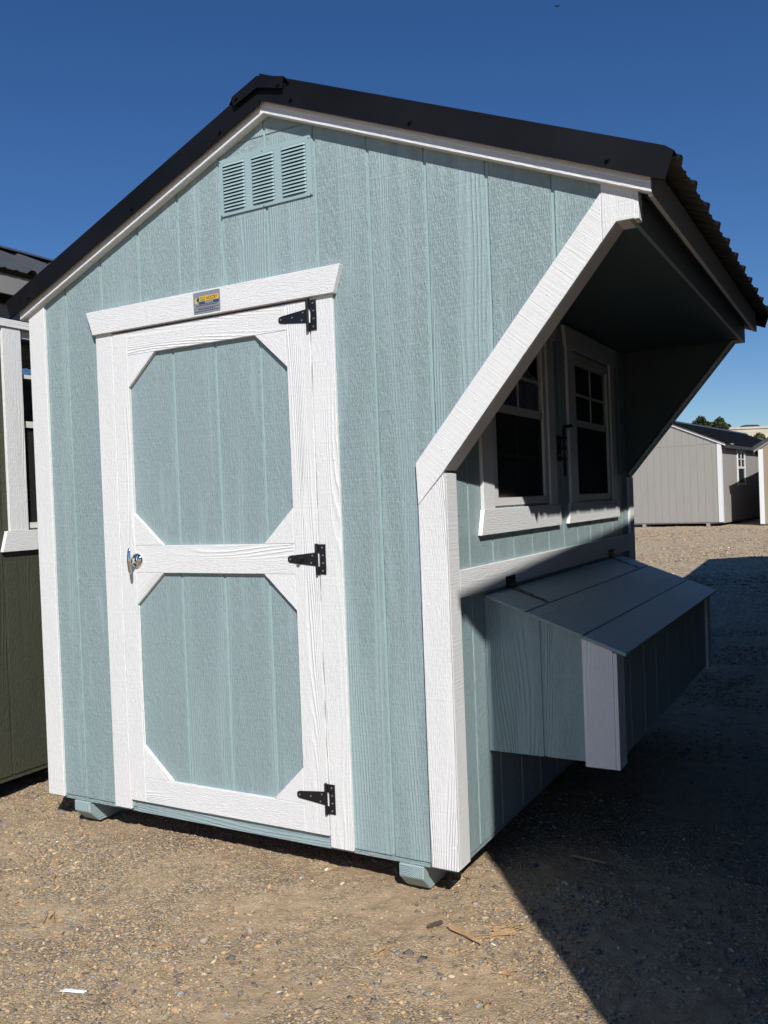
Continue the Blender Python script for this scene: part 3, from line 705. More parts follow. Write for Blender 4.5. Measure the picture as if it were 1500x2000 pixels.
# ---- gable vent
bm = bmesh.new()
vx0, vx1, vz0, vz1 = .839, 1.231, 2.396, 2.596
cols = ((.854, .953), (.982, 1.079), (1.109, 1.211)); ez = (2.411, 2.579); yv = -.0055
for a, b in ((vx0, .854), (.953, .982), (1.079, 1.109), (1.211, vx1)): bm_box(bm, (a, b), (yv, -.0005), (ez[0], ez[1]))
bm_box(bm, (vx0, vx1), (yv, -.0005), (vz0, ez[0] - .0001)); bm_box(bm, (vx0, vx1), (yv, -.0005), (ez[1] + .0001, vz1))
vent = link_bm('gable_vent', bm, 'vent', coop)
bm = bmesh.new(); bm_box(bm, (vx0 + .01, vx1 - .01), (-.0016, -.0004), (ez[0] - .004, ez[1] + .004)); link_bm('vent_shade_sheet', bm, 'shade_black', vent)  # thin black sheet over the siding, painted shade between the louvers
pit = (ez[1] - ez[0]) / 14
proto = None
for (a, b) in cols:
    for k in range(14):
        z1_ = ez[1] - k * pit - .0005; z0_ = z1_ - pit * .85
        bm = bmesh.new(); m_ = (a + b) / 2
        rows = []
        for x, s in ((a + .001, .15), (a + .008, .8), (m_, 1.0), (b - .008, .8), (b - .001, .15)):
            rows.append([bm.verts.new((x, yv + .0006, z1_)), bm.verts.new((x, yv - .0062 * s, z0_)), bm.verts.new((x, yv - .0062 * s + .0012, z0_ - .0004)), bm.verts.new((x, yv + .0022, z1_ - .0008))])
        for r0, r1 in zip(rows[:-1], rows[1:]):
            for i in range(4): bm.faces.new((r0[i], r0[(i + 1) % 4], r1[(i + 1) % 4], r1[i]))
        bm.faces.new(rows[0]); bm.faces.new(rows[-1]); bmesh.ops.recalc_face_normals(bm, faces=bm.faces[:])
        link_bm('louver', bm, 'vent', vent, g=(1, 0, 0))
for x, z in ((.845, 2.590), (1.225, 2.588), (.845, 2.402), (1.227, 2.402), (1.031, 2.590), (1.031, 2.402)):
    bm = bmesh.new(); bm_cyl(bm, (x, -.0056, z), (x, -.0082, z), .0042, .003, 10); link_bm('screw', bm, 'vent', vent)

# ------------------------------------------------------------------ olive shed on the left
gs = root('garden_shed', 'olive green shed with white window trim, close to the left side of the teal coop', 'shed', (-1.55, .8, .09))
gX = -.575; gL0, gL1 = -1.0, 3.4; gRX, gRZ = -1.55, 2.905
gg = [.10 + .2032 * k + 0.012 for k in range(-6, 18)]
gpoly = [(gL0, .192), (gL1, .192), (gL1, 2.33), (gL0, 2.33)]
GW = (.243, .86); GWZ = (1.300, 2.215)
cyg = [gL0] + [c for c in gg if gL0 + .02 < c < gL1 - .02] + [gL1]
HO_b, HZ_b = HO, HZ
HO, HZ = [GW], GWZ
for i in range(len(cyg) - 1):
    a = cyg[i] + (GAP / 2 if i else 0); b = cyg[i + 1] - (GAP / 2 if i < len(cyg) - 2 else 0)
    notched(a, b, .192, 2.33, lambda q: slab('siding_plank', [(gX, y, z) for y, z in q], (-.01, 0, 0), 'green', gs))
for (a, b, c, d) in ((gL0, gL1, .195, 1.30), (gL0, gL1, 2.215, 2.33), (gL0, GW[0], 1.3001, 2.2149), (GW[1], gL1, 1.3001, 2.2149)):
    box('wall_sheathing', (gX - .018, gX - .004), (a, b), (c, d), 'green', gs, bev=0)
for y in (gL0, gL1):
    s = 1 if y == gL0 else -1
    planks('siding_plank', [(gX - .02, .192), (gX - .02, roofz(0, 0) * 0 + 2.40), (gRX, 2.80), (-2.50, 2.40), (-2.50, .192)], [-2.3 + .2032 * k for k in range(9)], lambda x, z: (x, y, z), (0, s * .01, 0), 'green', gs, lo=-2.5, hi=gX - .02)
    slab('wall_sheathing', [(x, y + s * .011, z) for x, z in [(gX - .02, .195), (gX - .02, 2.38), (gRX, 2.78), (-2.5, 2.38), (-2.5, .195)]], (0, s * .01, 0), 'green', gs, bev=0)
box('wall_sheathing', (-2.51, -2.5001), (gL0, gL1), (.192, 2.38), 'green', gs, bev=0)
box('floor_rim', (gX - .05, gX - .006), (gL0, gL1), (.170, .1915), 'green', gs, g=(0, 1, 0))
for x in (-.9, -2.3): box('skid', (x, x + .09), (gL0 - .05, gL1), (.08, .169), 'green', gs, g=(0, 1, 0))
gt = lambda name, pts, g=(0, 0, 1), th=.0148, mat='white': slab(name, [(gX + .0002, y, z) for y, z in pts], (th, 0, 0), mat, gs, g)
gt('window_casing', [(.140, 1.2925), (.2395, 1.2925), (.2395, 2.2155), (.140, 2.2155)]); gt('window_casing', [(.862, 1.2925), (.955, 1.2925), (.955, 2.2155), (.862, 2.2155)])
gt('window_sill', [(.120, 1.292), (.975, 1.292), (1.0, 1.199), (.094, 1.199)], (0, 1, 0), .02)
gt('window_header', [(-.06, 2.2165), (1.1, 2.2165), (1.1, 2.252), (-.06, 2.252)], (0, 1, 0), .022)
gt('frieze_board', [(gL0, 2.2535), (gL1, 2.2535), (gL1, 2.318), (gL0, 2.318)], (0, 1, 0), .012, 'gal')  # white board coloured grey to carry the eave's shade
bm = bmesh.new(); xf = gX - .004
for (a, b, c, d) in ((GW[0], GW[1], 1.300, 1.326), (GW[0], GW[1], 2.18, 2.215), (GW[0], GW[0] + .012, 1.3261, 2.1799), (GW[1] - .012, GW[1], 1.3261, 2.1799)): bm_box(bm, (xf - .03, xf), (a, b), (c, d))
gw = link_bm('window', bm, 'vinyl', gs)
for z in (1.785, 2.008):
    bm = bmesh.new(); bm_box(bm, (xf - .014, xf - .004), (GW[0] + .012, GW[1] - .012), (z - (.012 if z > 1.9 else .017), z + (.006 if z > 1.9 else .012))); link_bm('muntin', bm, 'vinyl', gw)
bm = bmesh.new(); bm_box(bm, (xf - .0135, xf - .006), (.255, .268), (1.327, 1.767)); link_bm('screen_frame', bm, 'hinge', gw)
bm = bmesh.new(); bm_box(bm, (xf - .02, xf - .018), (GW[0] + .012, GW[1] - .012), (1.3265, 2.1795)); link_bm('pane', bm, 'glass', gw)
bm = bmesh.new(); bm_box(bm, (xf - .016, xf - .0155), (.268, GW[1] - .012), (1.327, 1.767)); link_bm('insect_screen', bm, 'screen', gw)
# roof of the olive shed
box('fascia_board', (-.495, -.483), (gL0 - .02, gL1 + .02), (2.345, 2.434), 'gal', gs, g=(0, 1, 0))
box('soffit_board', (-.5605, -.4955), (gL0, gL1), (2.376, 2.384), 'shade_black', gs, g=(0, 1, 0))  # blackened board paints in the shadow below the eave
for sx in (1, -1):
    xe = gRX + sx * (-.462 - gRX)
    for k in range(5):
        roof_sheet(gs, gRX, gRZ, xe, gRZ - (abs(xe - gRX)) * SL, gL0 - .05 + k * .9144 + .001, min(gL0 - .05 + (k + 1) * .9144, gL1 + .05), ['grey_metal', 'roof_under'])
    slab('roof_deck', [(gRX + sx * .001, gL0 + .01, gRZ - .05), (gRX + sx * 0.96, gL0 + .01, gRZ - .05 - 0.96 * SL), (gRX + sx * 0.96, gL0 + .01, gRZ - .012 - 0.96 * SL), (gRX + sx * .001, gL0 + .01, gRZ - .012)], (0, gL1 - gL0 - .02, 0), 'gal', gs, bev=0)
    xa = gRX + sx * .15
    slab('ridge_cap', [(gRX + sx * .0005, gL0 - .06, gRZ + .030), (xa, gL0 - .06, gRZ + .030 - .15 * SL), (xa, gL0 - .06, gRZ + .033 - .15 * SL), (gRX + sx * .0005, gL0 - .06, gRZ + .033)], (0, gL1 - gL0 + .12, 0), 'grey_metal', gs, g=(0, 1, 0), bev=0)
    slab('ridge_gap_shade', [(gRX + sx * .08, gL0 - .05, gRZ + .003 - .08 * SL), (gRX + sx * .10, gL0 - .05, gRZ + .003 - .10 * SL), (gRX + sx * .10, gL0 - .05, gRZ + .029 - .10 * SL), (gRX + sx * .08, gL0 - .05, gRZ + .029 - .08 * SL)], (0, gL1 - gL0 + .1, 0), 'shade_black', gs, bev=0)  # dark strip painted as the shaded gap beneath the ridge cap
HO, HZ = HO_b, HZ_b

# ------------------------------------------------------------------ far sheds
def far_shed(name, label, corner, rz, w, l, h, pitch, wall, roofm, base, window_at=None, seam=True, side='right'):
    """local frame: origin at the front corner that faces us; x runs away along the gable (negative = left), y along the side"""
    t = root(name, label, 'shed', (corner[0], corner[1], base), rz)
    s = -1 if side == 'right' else 1                       # gable extends to -x or +x
    def px(a): return s * a
    zr = h + pitch * w / 2
    prof_ = [(0, .0), (w, .0), (w, h), (w / 2, zr), (0, h)]
    gr_ = [.045 + .2032 * k for k in range(int(w / .2032) + 2)]
    lower = clip(prof_, 1, 0, h - .02); upper = clip(prof_, 1, h + .014, 99)
    for q in ([lower, upper] if seam else [prof_]):
        planks('siding_plank', q, gr_, lambda a, z: (px(a), 0, z), (0, .012, 0), wall, t, local=True, bev=0, lo=0, hi=w, gap=.018)
    slab('wall_sheathing', [(px(a), .006, z) for a, z in prof_], (0, .02, 0), wall, t, bev=0, local=True)
    planks('siding_plank', [(0.013, 0), (l, 0), (l, h), (0.013, h)], [.19 + .2032 * k for k in range(int(l / .2032) + 1)], lambda y, z: (0, y, z), (px(.012), 0, 0), wall, t, local=True, bev=0, lo=.013, hi=l, gap=.008)
    slab('wall_sheathing', [(px(.006), y, z) for y, z in [(.03, 0), (l, 0), (l, h), (.03, h)]], (px(.02), 0, 0), wall, t, bev=0, local=True)
    slab('wall_sheathing', [(px(w), y, z) for y, z in [(0.03, 0), (l, 0), (l, h), (0.03, h)]], (-px(.02), 0, 0), wall, t, bev=0, local=True)
    slab('wall_sheathing', [(px(a), l, z) for a, z in prof_], (0, -.02, 0), wall, t, bev=0, local=True)
    slab('corner_board', [(px(-.016), -.016, .0), (px(.10), -.016, .0), (px(.10), -.016, h - .0), (px(-.016), -.016, h)], (0, .015, 0), 'white', t, bev=0, local=True)
    slab('corner_board', [(px(-.016), .0, .0), (px(-.016), .10, .0), (px(-.016), .10, h - .05), (px(-.016), .0, h)], (px(.015), 0, 0), 'white', t, bev=0, local=True)
    slab('corner_board', [(px(w + .016), -.016, .0), (px(w - .1), -.016, .0), (px(w - .1), -.016, h), (px(w + .016), -.016, h)], (0, .015, 0), 'white', t, bev=0, local=True)
    slab('corner_board', [(px(-.016), l - .1, .0), (px(-.016), l + .01, .0), (px(-.016), l + .01, h - .05), (px(-.016), l - .1, h - .05)], (px(.015), 0, 0), 'white', t, bev=0, local=True)
    ov = .13
    for a0, sg in ((-ov, 1), (w + ov, -1)):
        ze = h - pitch * ov
        slab('rake_board', [(px(a0), -.035, ze), (px(w / 2), -.035, zr), (px(w / 2), -.035, zr + .07), (px(a0), -.035, ze + .07)], (0, .03, 0), 'white' if seam else 'gal', t, bev=0, local=True)
        slab('rake_flashing', [(px(a0 - sg * .02), -.06, ze + .06), (px(w / 2), -.06, zr + .065), (px(w / 2), -.06, zr + .16), (px(a0 - sg * .02), -.06, ze + .155)], (0, .02, 0), roofm, t, bev=0, local=True)
        slab('roof_panel', [(px(a0 - sg * .03), -.05, ze + .07), (px(w / 2), -.05, zr + .085), (px(w / 2), -.05, zr + .125), (px(a0 - sg * .03), -.05, ze + .11)], (0, l + .1, 0), roofm, t, bev=0, local=True, g=(1, 0, 0))
        n_r = int((l + .1) / .2286)
        bm = bmesh.new()
        for k in range(n_r):
            yk = k * .2286 + .06
            bm_slab(bm, [(px(a0 - sg * .03), yk, ze + .1102), (px(w / 2), yk, zr + .1252), (px(w / 2), yk, zr + .143), (px(a0 - sg * .03), yk, ze + .128)], (0, .03, 0))
        link_bm('roof_ribs', bm, roofm, t, local=True)
        slab('fascia_board', [(px(a0), -.02, ze - .06), (px(a0), -.02, ze + .06), (px(a0 + sg * .02), -.02, ze + .06), (px(a0 + sg * .02), -.02, ze - .06)], (0, l + .04, 0), 'grey_metal' if roofm == 'black_metal' else roofm, t, bev=0, local=True)
    slab('ridge_cap', [(px(w / 2 - .13), -.07, zr + .1), (px(w / 2), -.07, zr + .155), (px(w / 2 + .13), -.07, zr + .1), (px(w / 2), -.07, zr + .175)], (0, l + .14, 0), 'grey_metal', t, bev=0, local=True)
    slab('floor_rim', [(px(.0), .02, -.03), (px(w), .02, -.03), (px(w), .02, -.001), (px(0), .02, -.001)], (0, l - .02, 0), wall, t, bev=0, local=True)
    for a in (.36, w - .45):
        slab('skid', [(px(a), -.0, -.13), (px(a + .09), -.0, -.13), (px(a + .09), -.0, -.031), (px(a), -.0, -.031)], (0, l, 0), wall, t, bev=0, local=True)
    if window_at:
        y0, y1, z0, z1 = window_at; X = .0161
        bm = bmesh.new()
        for (c, d, e_, f_) in ((y0, y1, z1 - .06, z1), (y0, y1, z0, z0 + .05), (y0, y0 + .06, z0 + .05, z1 - .06), (y1 - .06, y1, z0 + .05, z1 - .06)): bm_box(bm, (.0005, .03), (c, d), (e_, f_))
        w_ = link_bm('window', bm, 'white', t, local=True)
        zm = z0 + (z1 - z0) * .48
        for nm, (c, d, e_, f_) in (('muntin', ((y0 + y1) / 2 - .012, (y0 + y1) / 2 + .012, zm, z1 - .06)), ('muntin', (y0 + .06, y1 - .06, (zm + z1 - .05) / 2 - .012, (zm + z1 - .05) / 2 + .012)), ('meeting_rail', (y0 + .06, y1 - .06, zm - .03, zm + .03))):
            bm = bmesh.new(); bm_box(bm, (.008, .024), (c, d), (e_, f_)); link_bm(nm, bm, 'white', w_, local=True)
        bm = bmesh.new(); bm_box(bm, (.003, .007), (y0 + .06, y1 - .06), (z0 + .05, z1 - .06)); link_bm('pane', bm, 'farglass', w_, local=True)
        slab('window_sill', [(.0005, y0 - .06, z0 - .11), (.0005, y1 + .06, z0 - .11), (.0005, y1 + .02, z0 - .001), (.0005, y0 - .02, z0 - .001)], (.03, 0, 0), 'grey', t, bev=0, local=True)
    return t
M['farglass'] = plain('dark reflective glass', (.02, .025, .03), .06, spec=.8)
far_shed('storage_shed', 'warm grey shed with white corner boards and black roof across the gravel lane', (-.745, 23.1), math.radians(-6), 2.62, 9.0, 2.17, .45, 'grey', 'black_metal', .415, (1.8, 2.75, 1.02, 2.08))
far_shed('tan_shed', 'tan shed with white corner boards at the right edge beyond the gravel lane', (.24, 23.0), math.radians(-1), 3.0, 9.0, 2.02, .62, 'tan', 'grey_metal', .345, side='left', seam=False)

# ------------------------------------------------------------------ long building on the right whose shadow falls across the lane
nb_rot = math.atan2(.56, 11.72)
cx0, cy0 = 3.305, -1.745
nb = root('long_storage_barn', 'long dark brown storage barn just outside the right of the frame, shading the gravel lane', 'barn', (cx0, cy0, .09), nb_rot)
NL, NWd, NH, NP = 11.72, 4.8, 2.90, .48
bprof = [(0, 0.02), (NWd, .02), (NWd, NH + .07), (NWd / 2, NH + NP * NWd / 2 - .003), (0, NH + .07)]
planks('siding_plank', bprof, [.2032 * k for k in range(1, 24)], lambda a, z: (a, 0, z), (0, .012, 0), 'brownwall', nb, local=True, bev=0, lo=0, hi=NWd)
slab('wall_sheathing', [(a, .008, z) for a, z in bprof], (0, .03, 0), 'brownwall', nb, bev=0, local=True)
slab('wall_sheathing', [(a, NL, z) for a, z in bprof], (0, -.03, 0), 'brownwall', nb, bev=0, local=True)
planks('siding_plank', [(.013, .02), (NL, .02), (NL, NH + .07), (.013, NH + .07)], [.2032 * k for k in range(1, 58)], lambda y, z: (0, y, z), (.012, 0, 0), 'brownwall', nb, local=True, bev=0, lo=.013, hi=NL)
box('wall_sheathing', (.009, .03), (.04, NL - .03), (.02, NH), 'brownwall', nb, bev=0, local=True)
box('wall_sheathing', (NWd - .03, NWd), (.04, NL - .03), (.02, NH), 'brownwall', nb, bev=0, local=True)
for a0, sg in ((-.165, 1), (NWd + .165, -1)):
    slab('roof_panel', [(a0, -.01, NH), (NWd / 2, -.01, NH + NP * (NWd / 2)), (NWd / 2, -.01, NH + .04 + NP * (NWd / 2)), (a0, -.01, NH + .03)], (0, NL + .02, 0), 'grey_metal', nb, bev=0, local=True)
    a1 = a0 + sg * .02
    box('fascia_board', sorted((a0, a1)), (-.005, NL + .005), (NH - .02, NH - .0005), 'white', nb, bev=0, local=True)

# ------------------------------------------------------------------ freeway wall, car and trees far behind
wall = root('freeway_barrier', 'pale concrete freeway wall on the skyline behind the grey shed', 'concrete wall', (-8, 128, 0))
def along(x): return 128.5 + (x + 9.2) * .56
def band(name, za, zb, off, x0=-16.5, x1=60):
    P0 = Vector((x0, along(x0) + off, za)); P1 = Vector((x1, along(x1) + off, za))
    return slab(name, [P0, P1, P1 + Vector((-.15, .5, 0)), P0 + Vector((-.15, .5, 0))], (0, 0, zb - za), 'concrete', wall, g=(1, 0, 0), bev=0)
band('parapet', 9.38, 9.66, -.15); band('wall_course', 8.86, 9.36, 0); band('wall_course', 4.0, 8.84, -.06)
for k in range(9):
    x = -16 + k * 5.0; P0 = Vector((x, along(x) - .12, 4.0))
    slab('pilaster', [P0, P0 + Vector((.5, .28, 0)), P0 + Vector((.45, .34, 0)), P0 + Vector((-.05, .06, 0))], (0, 0, 4.8), 'concrete', wall, bev=0)
bm = bmesh.new(); bm_slab(bm, [(-16.5, along(-16.5) + .4, 0), (60, along(60) + .4, 0), (60, 280, 0), (-16.5, 230, 0)], (0, 0, 8.78))
ro = link_bm('freeway_embankment', bm, 'concrete'); ro['kind'] = 'structure'
def car(loc, rz):
    t = root('parked_car', 'dark car whose roof shows above the freeway wall', 'car', loc, rz)
    bm = bmesh.new()
    prof_ = [(-2.2, .35), (2.2, .35), (2.25, .7), (1.4, .92), (.75, 1.38), (-.9, 1.42), (-1.7, 1.0), (-2.2, .92)]
    bm_slab(bm, [(x, -.85, z) for x, z in prof_], (0, 1.7, 0)); bevel(bm, .08, 2); link_bm('body', bm, 'black_metal', t, local=True)
    for s in (-1, 1):
        for pts in ([(1.2, .95), (.7, 1.30), (.05, 1.33), (.05, .95)], [(-.03, .95), (-.03, 1.33), (-.85, 1.34), (-1.5, 1.0), (-1.45, .95)]):
            bm = bmesh.new(); bm_slab(bm, [(x, s * .852, z) for x, z in pts], (0, s * .01, 0)); link_bm('side_window', bm, 'farglass', t, local=True)
        for x in (-1.35, 1.35):
            bm = bmesh.new(); bm_cyl(bm, (x, s * .70, .33), (x, s * .88, .33), .33, n=18); link_bm('wheel', bm, 'hinge', t, local=True)
    return t
car((-11.9, 132.0, 8.78), math.radians(29))
def leaf_mat(name, a, b):
    m, nt, bs = new_mat(name); tc = N(nt, 'ShaderNodeTexCoord')
    nt.links.new(ramp(nt, noise(nt, tc.outputs['Object'], 1.2, 3), [(.35, a), (.65, b)]), bs.inputs['Base Color'])
    bs.inputs['Roughness'].default_value = .7; bs.inputs['Specular IOR Level'].default_value = .2; return m
M['leaf_dark'] = leaf_mat('dark oak foliage', (.032, .045, .020), (.075, .088, .038))
M['leaf_olive'] = leaf_mat('olive shrub foliage', (.050, .055, .020), (.12, .115, .045))
M['bark'] = plain('bark', (.08, .06, .045), .9)
def tree(name, label, cat, base, blobs, mat, n, trunk_r=.3, ls=.32, group=None):
    t = root(name, label, cat, base, 0, group); bx, by, bz = base
    r = np.random.default_rng(int(abs(base[0] * 97)) + int(n))
    V = []; Fc = []
    for (cx, cy_, cz, rad, sq) in blobs:
        k = int(n * rad * rad)
        for _ in range(k):
            d = r.normal(size=3); d /= np.linalg.norm(d); rr = rad * (r.random() ** .33)
            rr *= .72 + .5 * vnoise(np.array([d[0] * 2 + cx]), np.array([d[2] * 2 + cz]), 2.1, 5)[0] + .1
            c = np.array([cx, cy_, cz]) + d * rr * np.array([1, 1, sq])
            a = r.normal(size=3); a /= np.linalg.norm(a); b = np.cross(a, r.normal(size=3)); b /= np.linalg.norm(b) + 1e-6
            s = ls * r.uniform(.5, 1.2); i = len(V)
            V += [c - a * s, c + b * s * .6, c + a * s, c - b * s * .6]; Fc.append((i, i + 1, i + 2, i + 3))
    me_ = bpy.data.meshes.new('crown'); me_.from_pydata([tuple(v) for v in V], [], Fc); me_.materials.append(M[mat])
    o = bpy.data.objects.new('crown', me_); COL.objects.link(o); o.parent = t
    bm = bmesh.new(); bm_cyl(bm, (0, 0, 0), (0, 0, blobs[0][2]), trunk_r, trunk_r * .45, 9)
    for (cx, cy_, cz, rad, sq) in blobs: bm_cyl(bm, (0, 0, blobs[0][2] * .5), (cx * .8, cy_ * .8, cz), trunk_r * .4, trunk_r * .12, 6)
    link_bm('trunk', bm, 'bark', t, local=True, smooth=True)
    return t
def farpt(px_, py_, D):
    d = F + R * ((px_ - 750) / 1693.22) - U * ((py_ - 1000) / 1693.22); return CAM + d * D
def tree_at(label, px_, top, D, wpx, name='oak_tree', cat='tree', mat='leaf_dark', n=520, squash=.9, bl=None):
    P = farpt(px_, top, D); w = wpx / 1693.22 * D / 2
    b0 = bl or [(0, 0, 0, 1.0), (-.55, 0, -.25, .7), (.6, .2, -.35, .7), (.1, -.2, .35, .55), (-.2, .1, -.8, .9)]
    zt = P.z - w * .8
    blobs = [(a * w, b * w, zt + c * w, d * w * .78, squash) for a, b, c, d in b0]
    tree(name, label, cat, (P.x, P.y, 0), blobs, mat, n / max(w * w, .2) * 1.5, .35)
tree_at('broad dark tree showing over the roof ridge of the grey shed', 1368, 812, 118, 34)
tree_at('round dark tree just left of the freeway wall, right of the broader tree', 1404, 815, 116, 34)
tree_at('small bushy tree between the two dark skyline trees', 1388, 826, 120, 22)
tree_at('olive shrub in front of the freeway wall, above the shed eave', 1482, 846, 80, 40, 'shrub', 'shrub', 'leaf_olive')
tree_at('low olive shrub sloping down to the grey shed roof below the freeway wall', 1462, 854, 78, 30, 'shrub', 'shrub', 'leaf_olive')
# bird
bp_ = farpt(1089.5, 11, 45)
bird = root('bird', 'tiny dark bird flying high in the blue sky', 'bird', bp_)
bm = bmesh.new(); bm_cyl(bm, (0, 0, -.13), (0, 0, .0), .012, .045, 8); bm_cyl(bm, (0, 0, .0), (0, 0, .07), .045, .015, 8); link_bm('body', bm, 'hinge', bird, local=True)
for s in (-1, 1):
    bm = bmesh.new(); bm_slab(bm, [(0, 0, .05), (s * .12, .02, .03), (s * .2, .04, .13), (s * .19, .04, .07), (s * .1, .02, -.03), (0, 0, -.02)], (.005, .012, 0)); link_bm('wing', bm, 'hinge', bird, local=True)

# ------------------------------------------------------------------ gravel, chips and litter
ico = bmesh.new(); bmesh.ops.create_icosphere(ico, subdivisions=1, radius=1); IV = np.array([v.co[:] for v in ico.verts]); IF = np.array([[v.index for v in f.verts] for f in ico.faces]); ico.free()
PAL = np.array([(.46, .315, .175), (.36, .24, .125), (.54, .39, .22), (.17, .17, .165), (.10, .103, .108), (.23, .205, .165), (.58, .46, .30), (.70, .66, .58), (.46, .27, .14), (.36, .31, .24), (.25, .265, .27)])
PW = np.array([.15, .12, .11, .15, .12, .11, .05, .008, .022, .09, .07]); PW /= PW.sum()
def stones(cnt, xr, yr, smin, smax, power, thresh, seed, dens_s=2.6):
    r = np.random.default_rng(seed); x = r.uniform(*xr, cnt * 4); y = r.uniform(*yr, cnt * 4)
    d = vnoise(x, y, dens_s, seed + 50) + .6 * vnoise(x, y, dens_s * 2.7, seed + 51)
    t_ = (x * .93 - y * .37 + .06 * vnoise(x, y, .9, 77)) / .82; band_ = np.cos(2 * np.pi * t_)
    d = d - .16 * np.clip(band_ - .1, 0, 1) + .04
    keep = r.random(len(x)) < np.clip(.27 + d * 2.8, .015, 1); x, y = x[keep][:cnt], y[keep][:cnt]
    n = len(x); s = smin + (smax - smin) * r.random(n) ** power
    return x, y, s, r
def build_stones(name, sets, elong=1.0, pal=PAL, pw=PW, sink=.35):
    VS, CS = [], []; tot = 0; FS = []
    for x, y, s, r in sets:
        n = len(x); z = ground_h(x, y)
        sc = np.stack([s * r.uniform(.7, 1.5 * elong, n), s * r.uniform(.5, 1.0, n), s * r.uniform(.28, .62, n)], -1)
        jit = 1 + r.normal(0, .34, (n, 12, 3)); P = IV[None] * jit * sc[:, None]
        a = r.uniform(0, 2 * np.pi, n); tl = r.normal(0, .35, n)
        ct, st = np.cos(tl)[:, None], np.sin(tl)[:, None]; Y = P[..., 1] * ct - P[..., 2] * st; Z = P[..., 1] * st + P[..., 2] * ct
        c, q = np.cos(a)[:, None], np.sin(a)[:, None]; X = P[..., 0] * c - Y * q; Y2 = P[..., 0] * q + Y * c
        V = np.stack([X + x[:, None], Y2 + y[:, None], Z + (z + sc[:, 2] * (1 - 2 * sink) * .6)[:, None]], -1)
        col = pal[r.choice(len(pal), n, p=pw)] * r.uniform(.75, 1.2, (n, 1))
        FS.append(IF[None] + (tot + np.arange(n) * 12)[:, None, None]); tot += n * 12
        VS.append(V.reshape(-1, 3)); CS.append(np.repeat(col, 12, 0))
    V = np.concatenate(VS); Fq = np.concatenate([f.reshape(-1, 3) for f in FS]); C_ = np.concatenate(CS)
    me_ = bpy.data.meshes.new(name); me_.vertices.add(len(V)); me_.vertices.foreach_set('co', V.astype(np.float32).ravel())
    me_.loops.add(Fq.size); me_.loops.foreach_set('vertex_index', Fq.astype(np.int32).ravel()); me_.polygons.add(len(Fq)); me_.polygons.foreach_set('loop_start', np.arange(len(Fq), dtype=np.int32) * 3)
    me_.update()
    at = me_.color_attributes.new('stone_colour', 'FLOAT_COLOR', 'POINT'); at.data.foreach_set('color', np.concatenate([C_, np.ones((len(C_), 1))], 1).astype(np.float32).ravel())
    me_.materials.append(STONE); o = bpy.data.objects.new(name, me_); COL.objects.link(o); o['kind'] = 'stuff'; return o
def stone_mat():
    m, nt, bs = new_mat('crushed stone'); L = nt.links
    at = N(nt, 'ShaderNodeAttribute'); at.attribute_name = 'stone_colour'; tc = N(nt, 'ShaderNodeTexCoord')
    n1 = noise(nt, tc.outputs['Object'], 260, 3, .7)
    dust = mixc(nt, math_n(nt, 'MULTIPLY_ADD', n1, 1.6, -.5, clamp=True), at.outputs['Color'], (.45, .325, .195))
    L.new(mixc(nt, .58, at.outputs['Color'], dust), bs.inputs['Base Color'])
    bs.inputs['Roughness'].default_value = .9; bs.inputs['Specular IOR Level'].default_value = .25
    bp = N(nt, 'ShaderNodeBump'); bp.inputs['Distance'].default_value = .001; L.new(n1, bp.inputs['Height']); L.new(bp.outputs[0], bs.inputs['Normal']); return m
STONE = stone_mat()
g1 = stones(44000, (-1.4, 3.2), (-1.6, 1.2), .0020, .0062, 1.7, 0, 1)
g2 = stones(6500, (-1.4, 3.2), (-1.6, 1.2), .005, .0112, 2.0, 0, 2, 1.7)
g3 = stones(110, (-1.2, 3.0), (-1.4, 1.0), .011, .018, 1.8, 0, 3)
g4 = stones(9000, (-.2, 3.2), (1.2, 5.5), .005, .014, 2.0, 0, 4)
g5 = stones(14000, (-3.5, 2.4), (5.5, 23.5), .010, .026, 2.0, 0, 5, 1.2)
g0 = stones(11000, (-1.3, 3.0), (-1.5, 1.0), .0020, .0065, 2.0, 0, 21, 4.1)
cl_ = build_stones('dirt_crumbs', [g0], pal=np.array([(.44, .31, .185), (.36, .25, .145), (.28, .195, .12), (.17, .14, .105), (.50, .37, .23)]), pw=np.array([.3, .27, .18, .15, .10]), sink=.42)
gr_ = build_stones('gravel', [g1, g2, g3, g4, g5])
SP = np.array([(.46, .34, .19), (.55, .43, .26), (.36, .22, .10)]); SW = np.array([.45, .3, .25])
def slivers():
    x, y, s, r = stones(900, (-1.3, 3.0), (-1.5, .9), .003, .007, 2, 0, 9)
    return x, y, s, r
x, y, s, r = slivers()
ch = build_stones('wood_chips', [(x, y, s, r)], elong=3.2, pal=SP, pw=SW, sink=.2)
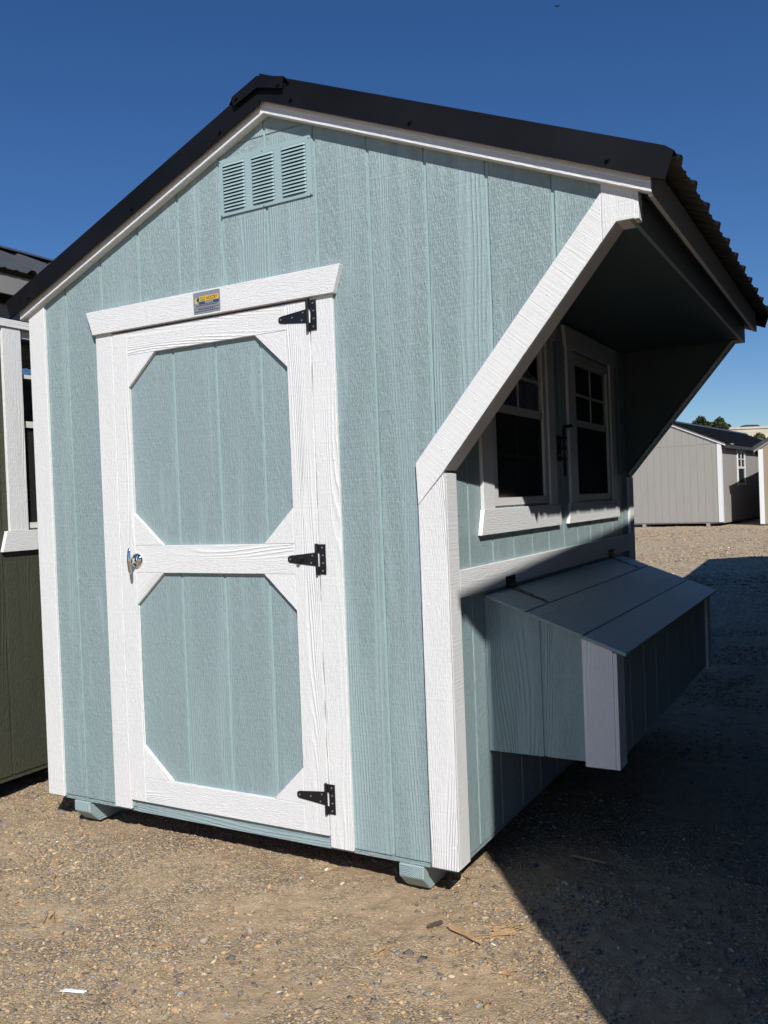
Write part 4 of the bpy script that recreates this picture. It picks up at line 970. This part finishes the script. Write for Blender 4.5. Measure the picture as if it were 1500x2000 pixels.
# pieces that can be told apart
M['splinter'] = plain('split wood', (.42, .27, .14), .85, nscale=30, nvar=.35, bump=.002)
M['plastic'] = plain('white plastic', (.78, .80, .82), .4)
def chunk(name, label, cat, pts, h, mat, lift=.004):
    c = Vector((sum(p[0] for p in pts) / len(pts), sum(p[1] for p in pts) / len(pts), 0))
    z = float(ground_h(np.array([c.x]), np.array([c.y]))[0]) + lift
    bm = bmesh.new(); bm_slab(bm, [(p[0], p[1], z) for p in pts], (0, 0, h)); bevel(bm, min(.002, h / 3))
    for v in bm.verts: v.co += Vector((random.uniform(-1, 1), random.uniform(-1, 1), random.uniform(-1, 1))) * .0012
    o = link_bm(name, bm, mat); o['label'] = label; o['category'] = cat; return o
chunk('plastic_strip', 'small white plastic strip lying on the dirt at lower left', 'litter', [(.905, -.890), (.972, -.868), (.974, -.856), (.915, -.872)], .003, 'plastic')
chunk('wood_splinter', 'long brown wood splinter pointing right on the sunlit dirt', 'wood scrap', [(1.702, -.152), (1.712, -.147), (1.765, -.160), (1.815, -.186), (1.834, -.202), (1.812, -.198), (1.765, -.178), (1.715, -.164)], .007, 'splinter')
chunk('bark_piece', 'dark curled bark piece at the left end of the long splinter', 'wood scrap', [(1.655, -.150), (1.672, -.128), (1.680, -.132), (1.665, -.160), (1.650, -.178), (1.645, -.175)], .010, 'bark')
def bundle(name, label, cat, c, ang, n, ln, spread):
    z = float(ground_h(np.array([c[0]]), np.array([c[1]]))[0]) + .004; bm = bmesh.new(); rr = random.Random(5)
    for _ in range(n):
        a = ang + rr.gauss(0, .35); l = ln * rr.uniform(.4, 1); ox, oy = rr.gauss(0, spread), rr.gauss(0, spread)
        d = Vector((math.cos(a), math.sin(a), rr.uniform(-.03, .08))); p = Vector((c[0] + ox, c[1] + oy, z + rr.uniform(0, .006)))
        bm_cyl(bm, p - d * l / 2, p + d * l / 2, rr.uniform(.0014, .003), .0008, 5)
    o = link_bm(name, bm, 'splinter'); o['label'] = label; o['category'] = cat
bundle('straw_tuft', 'frayed tuft of tan straw fibres right of the long splinter', 'straw', (1.855, -.105), .75, 16, .10, .018)
chunk('wood_stick', 'pale stick lying in the dark shade right of the coop', 'wood scrap', [(1.885, .480), (1.892, .470), (2.015, .458), (2.018, .466), (1.90, .488)], .008, 'splinter')
for i, (a, b, l) in enumerate(((1.945, -.30, .05), (1.60, -.36, .06), (.55, -.62, .07))):
    bundle('straw_wisp', ['short straw wisp near the shade edge in the foreground', 'curved straw wisp in the middle of the sunlit foreground', 'straw wisp on dirt in the left foreground'][i], 'straw', (a, b), .4 + i, 5, l, .008)
print('tris', sum(len(o.data.polygons) for o in bpy.data.objects if o.type == 'MESH'), 'objs', len(bpy.data.objects))
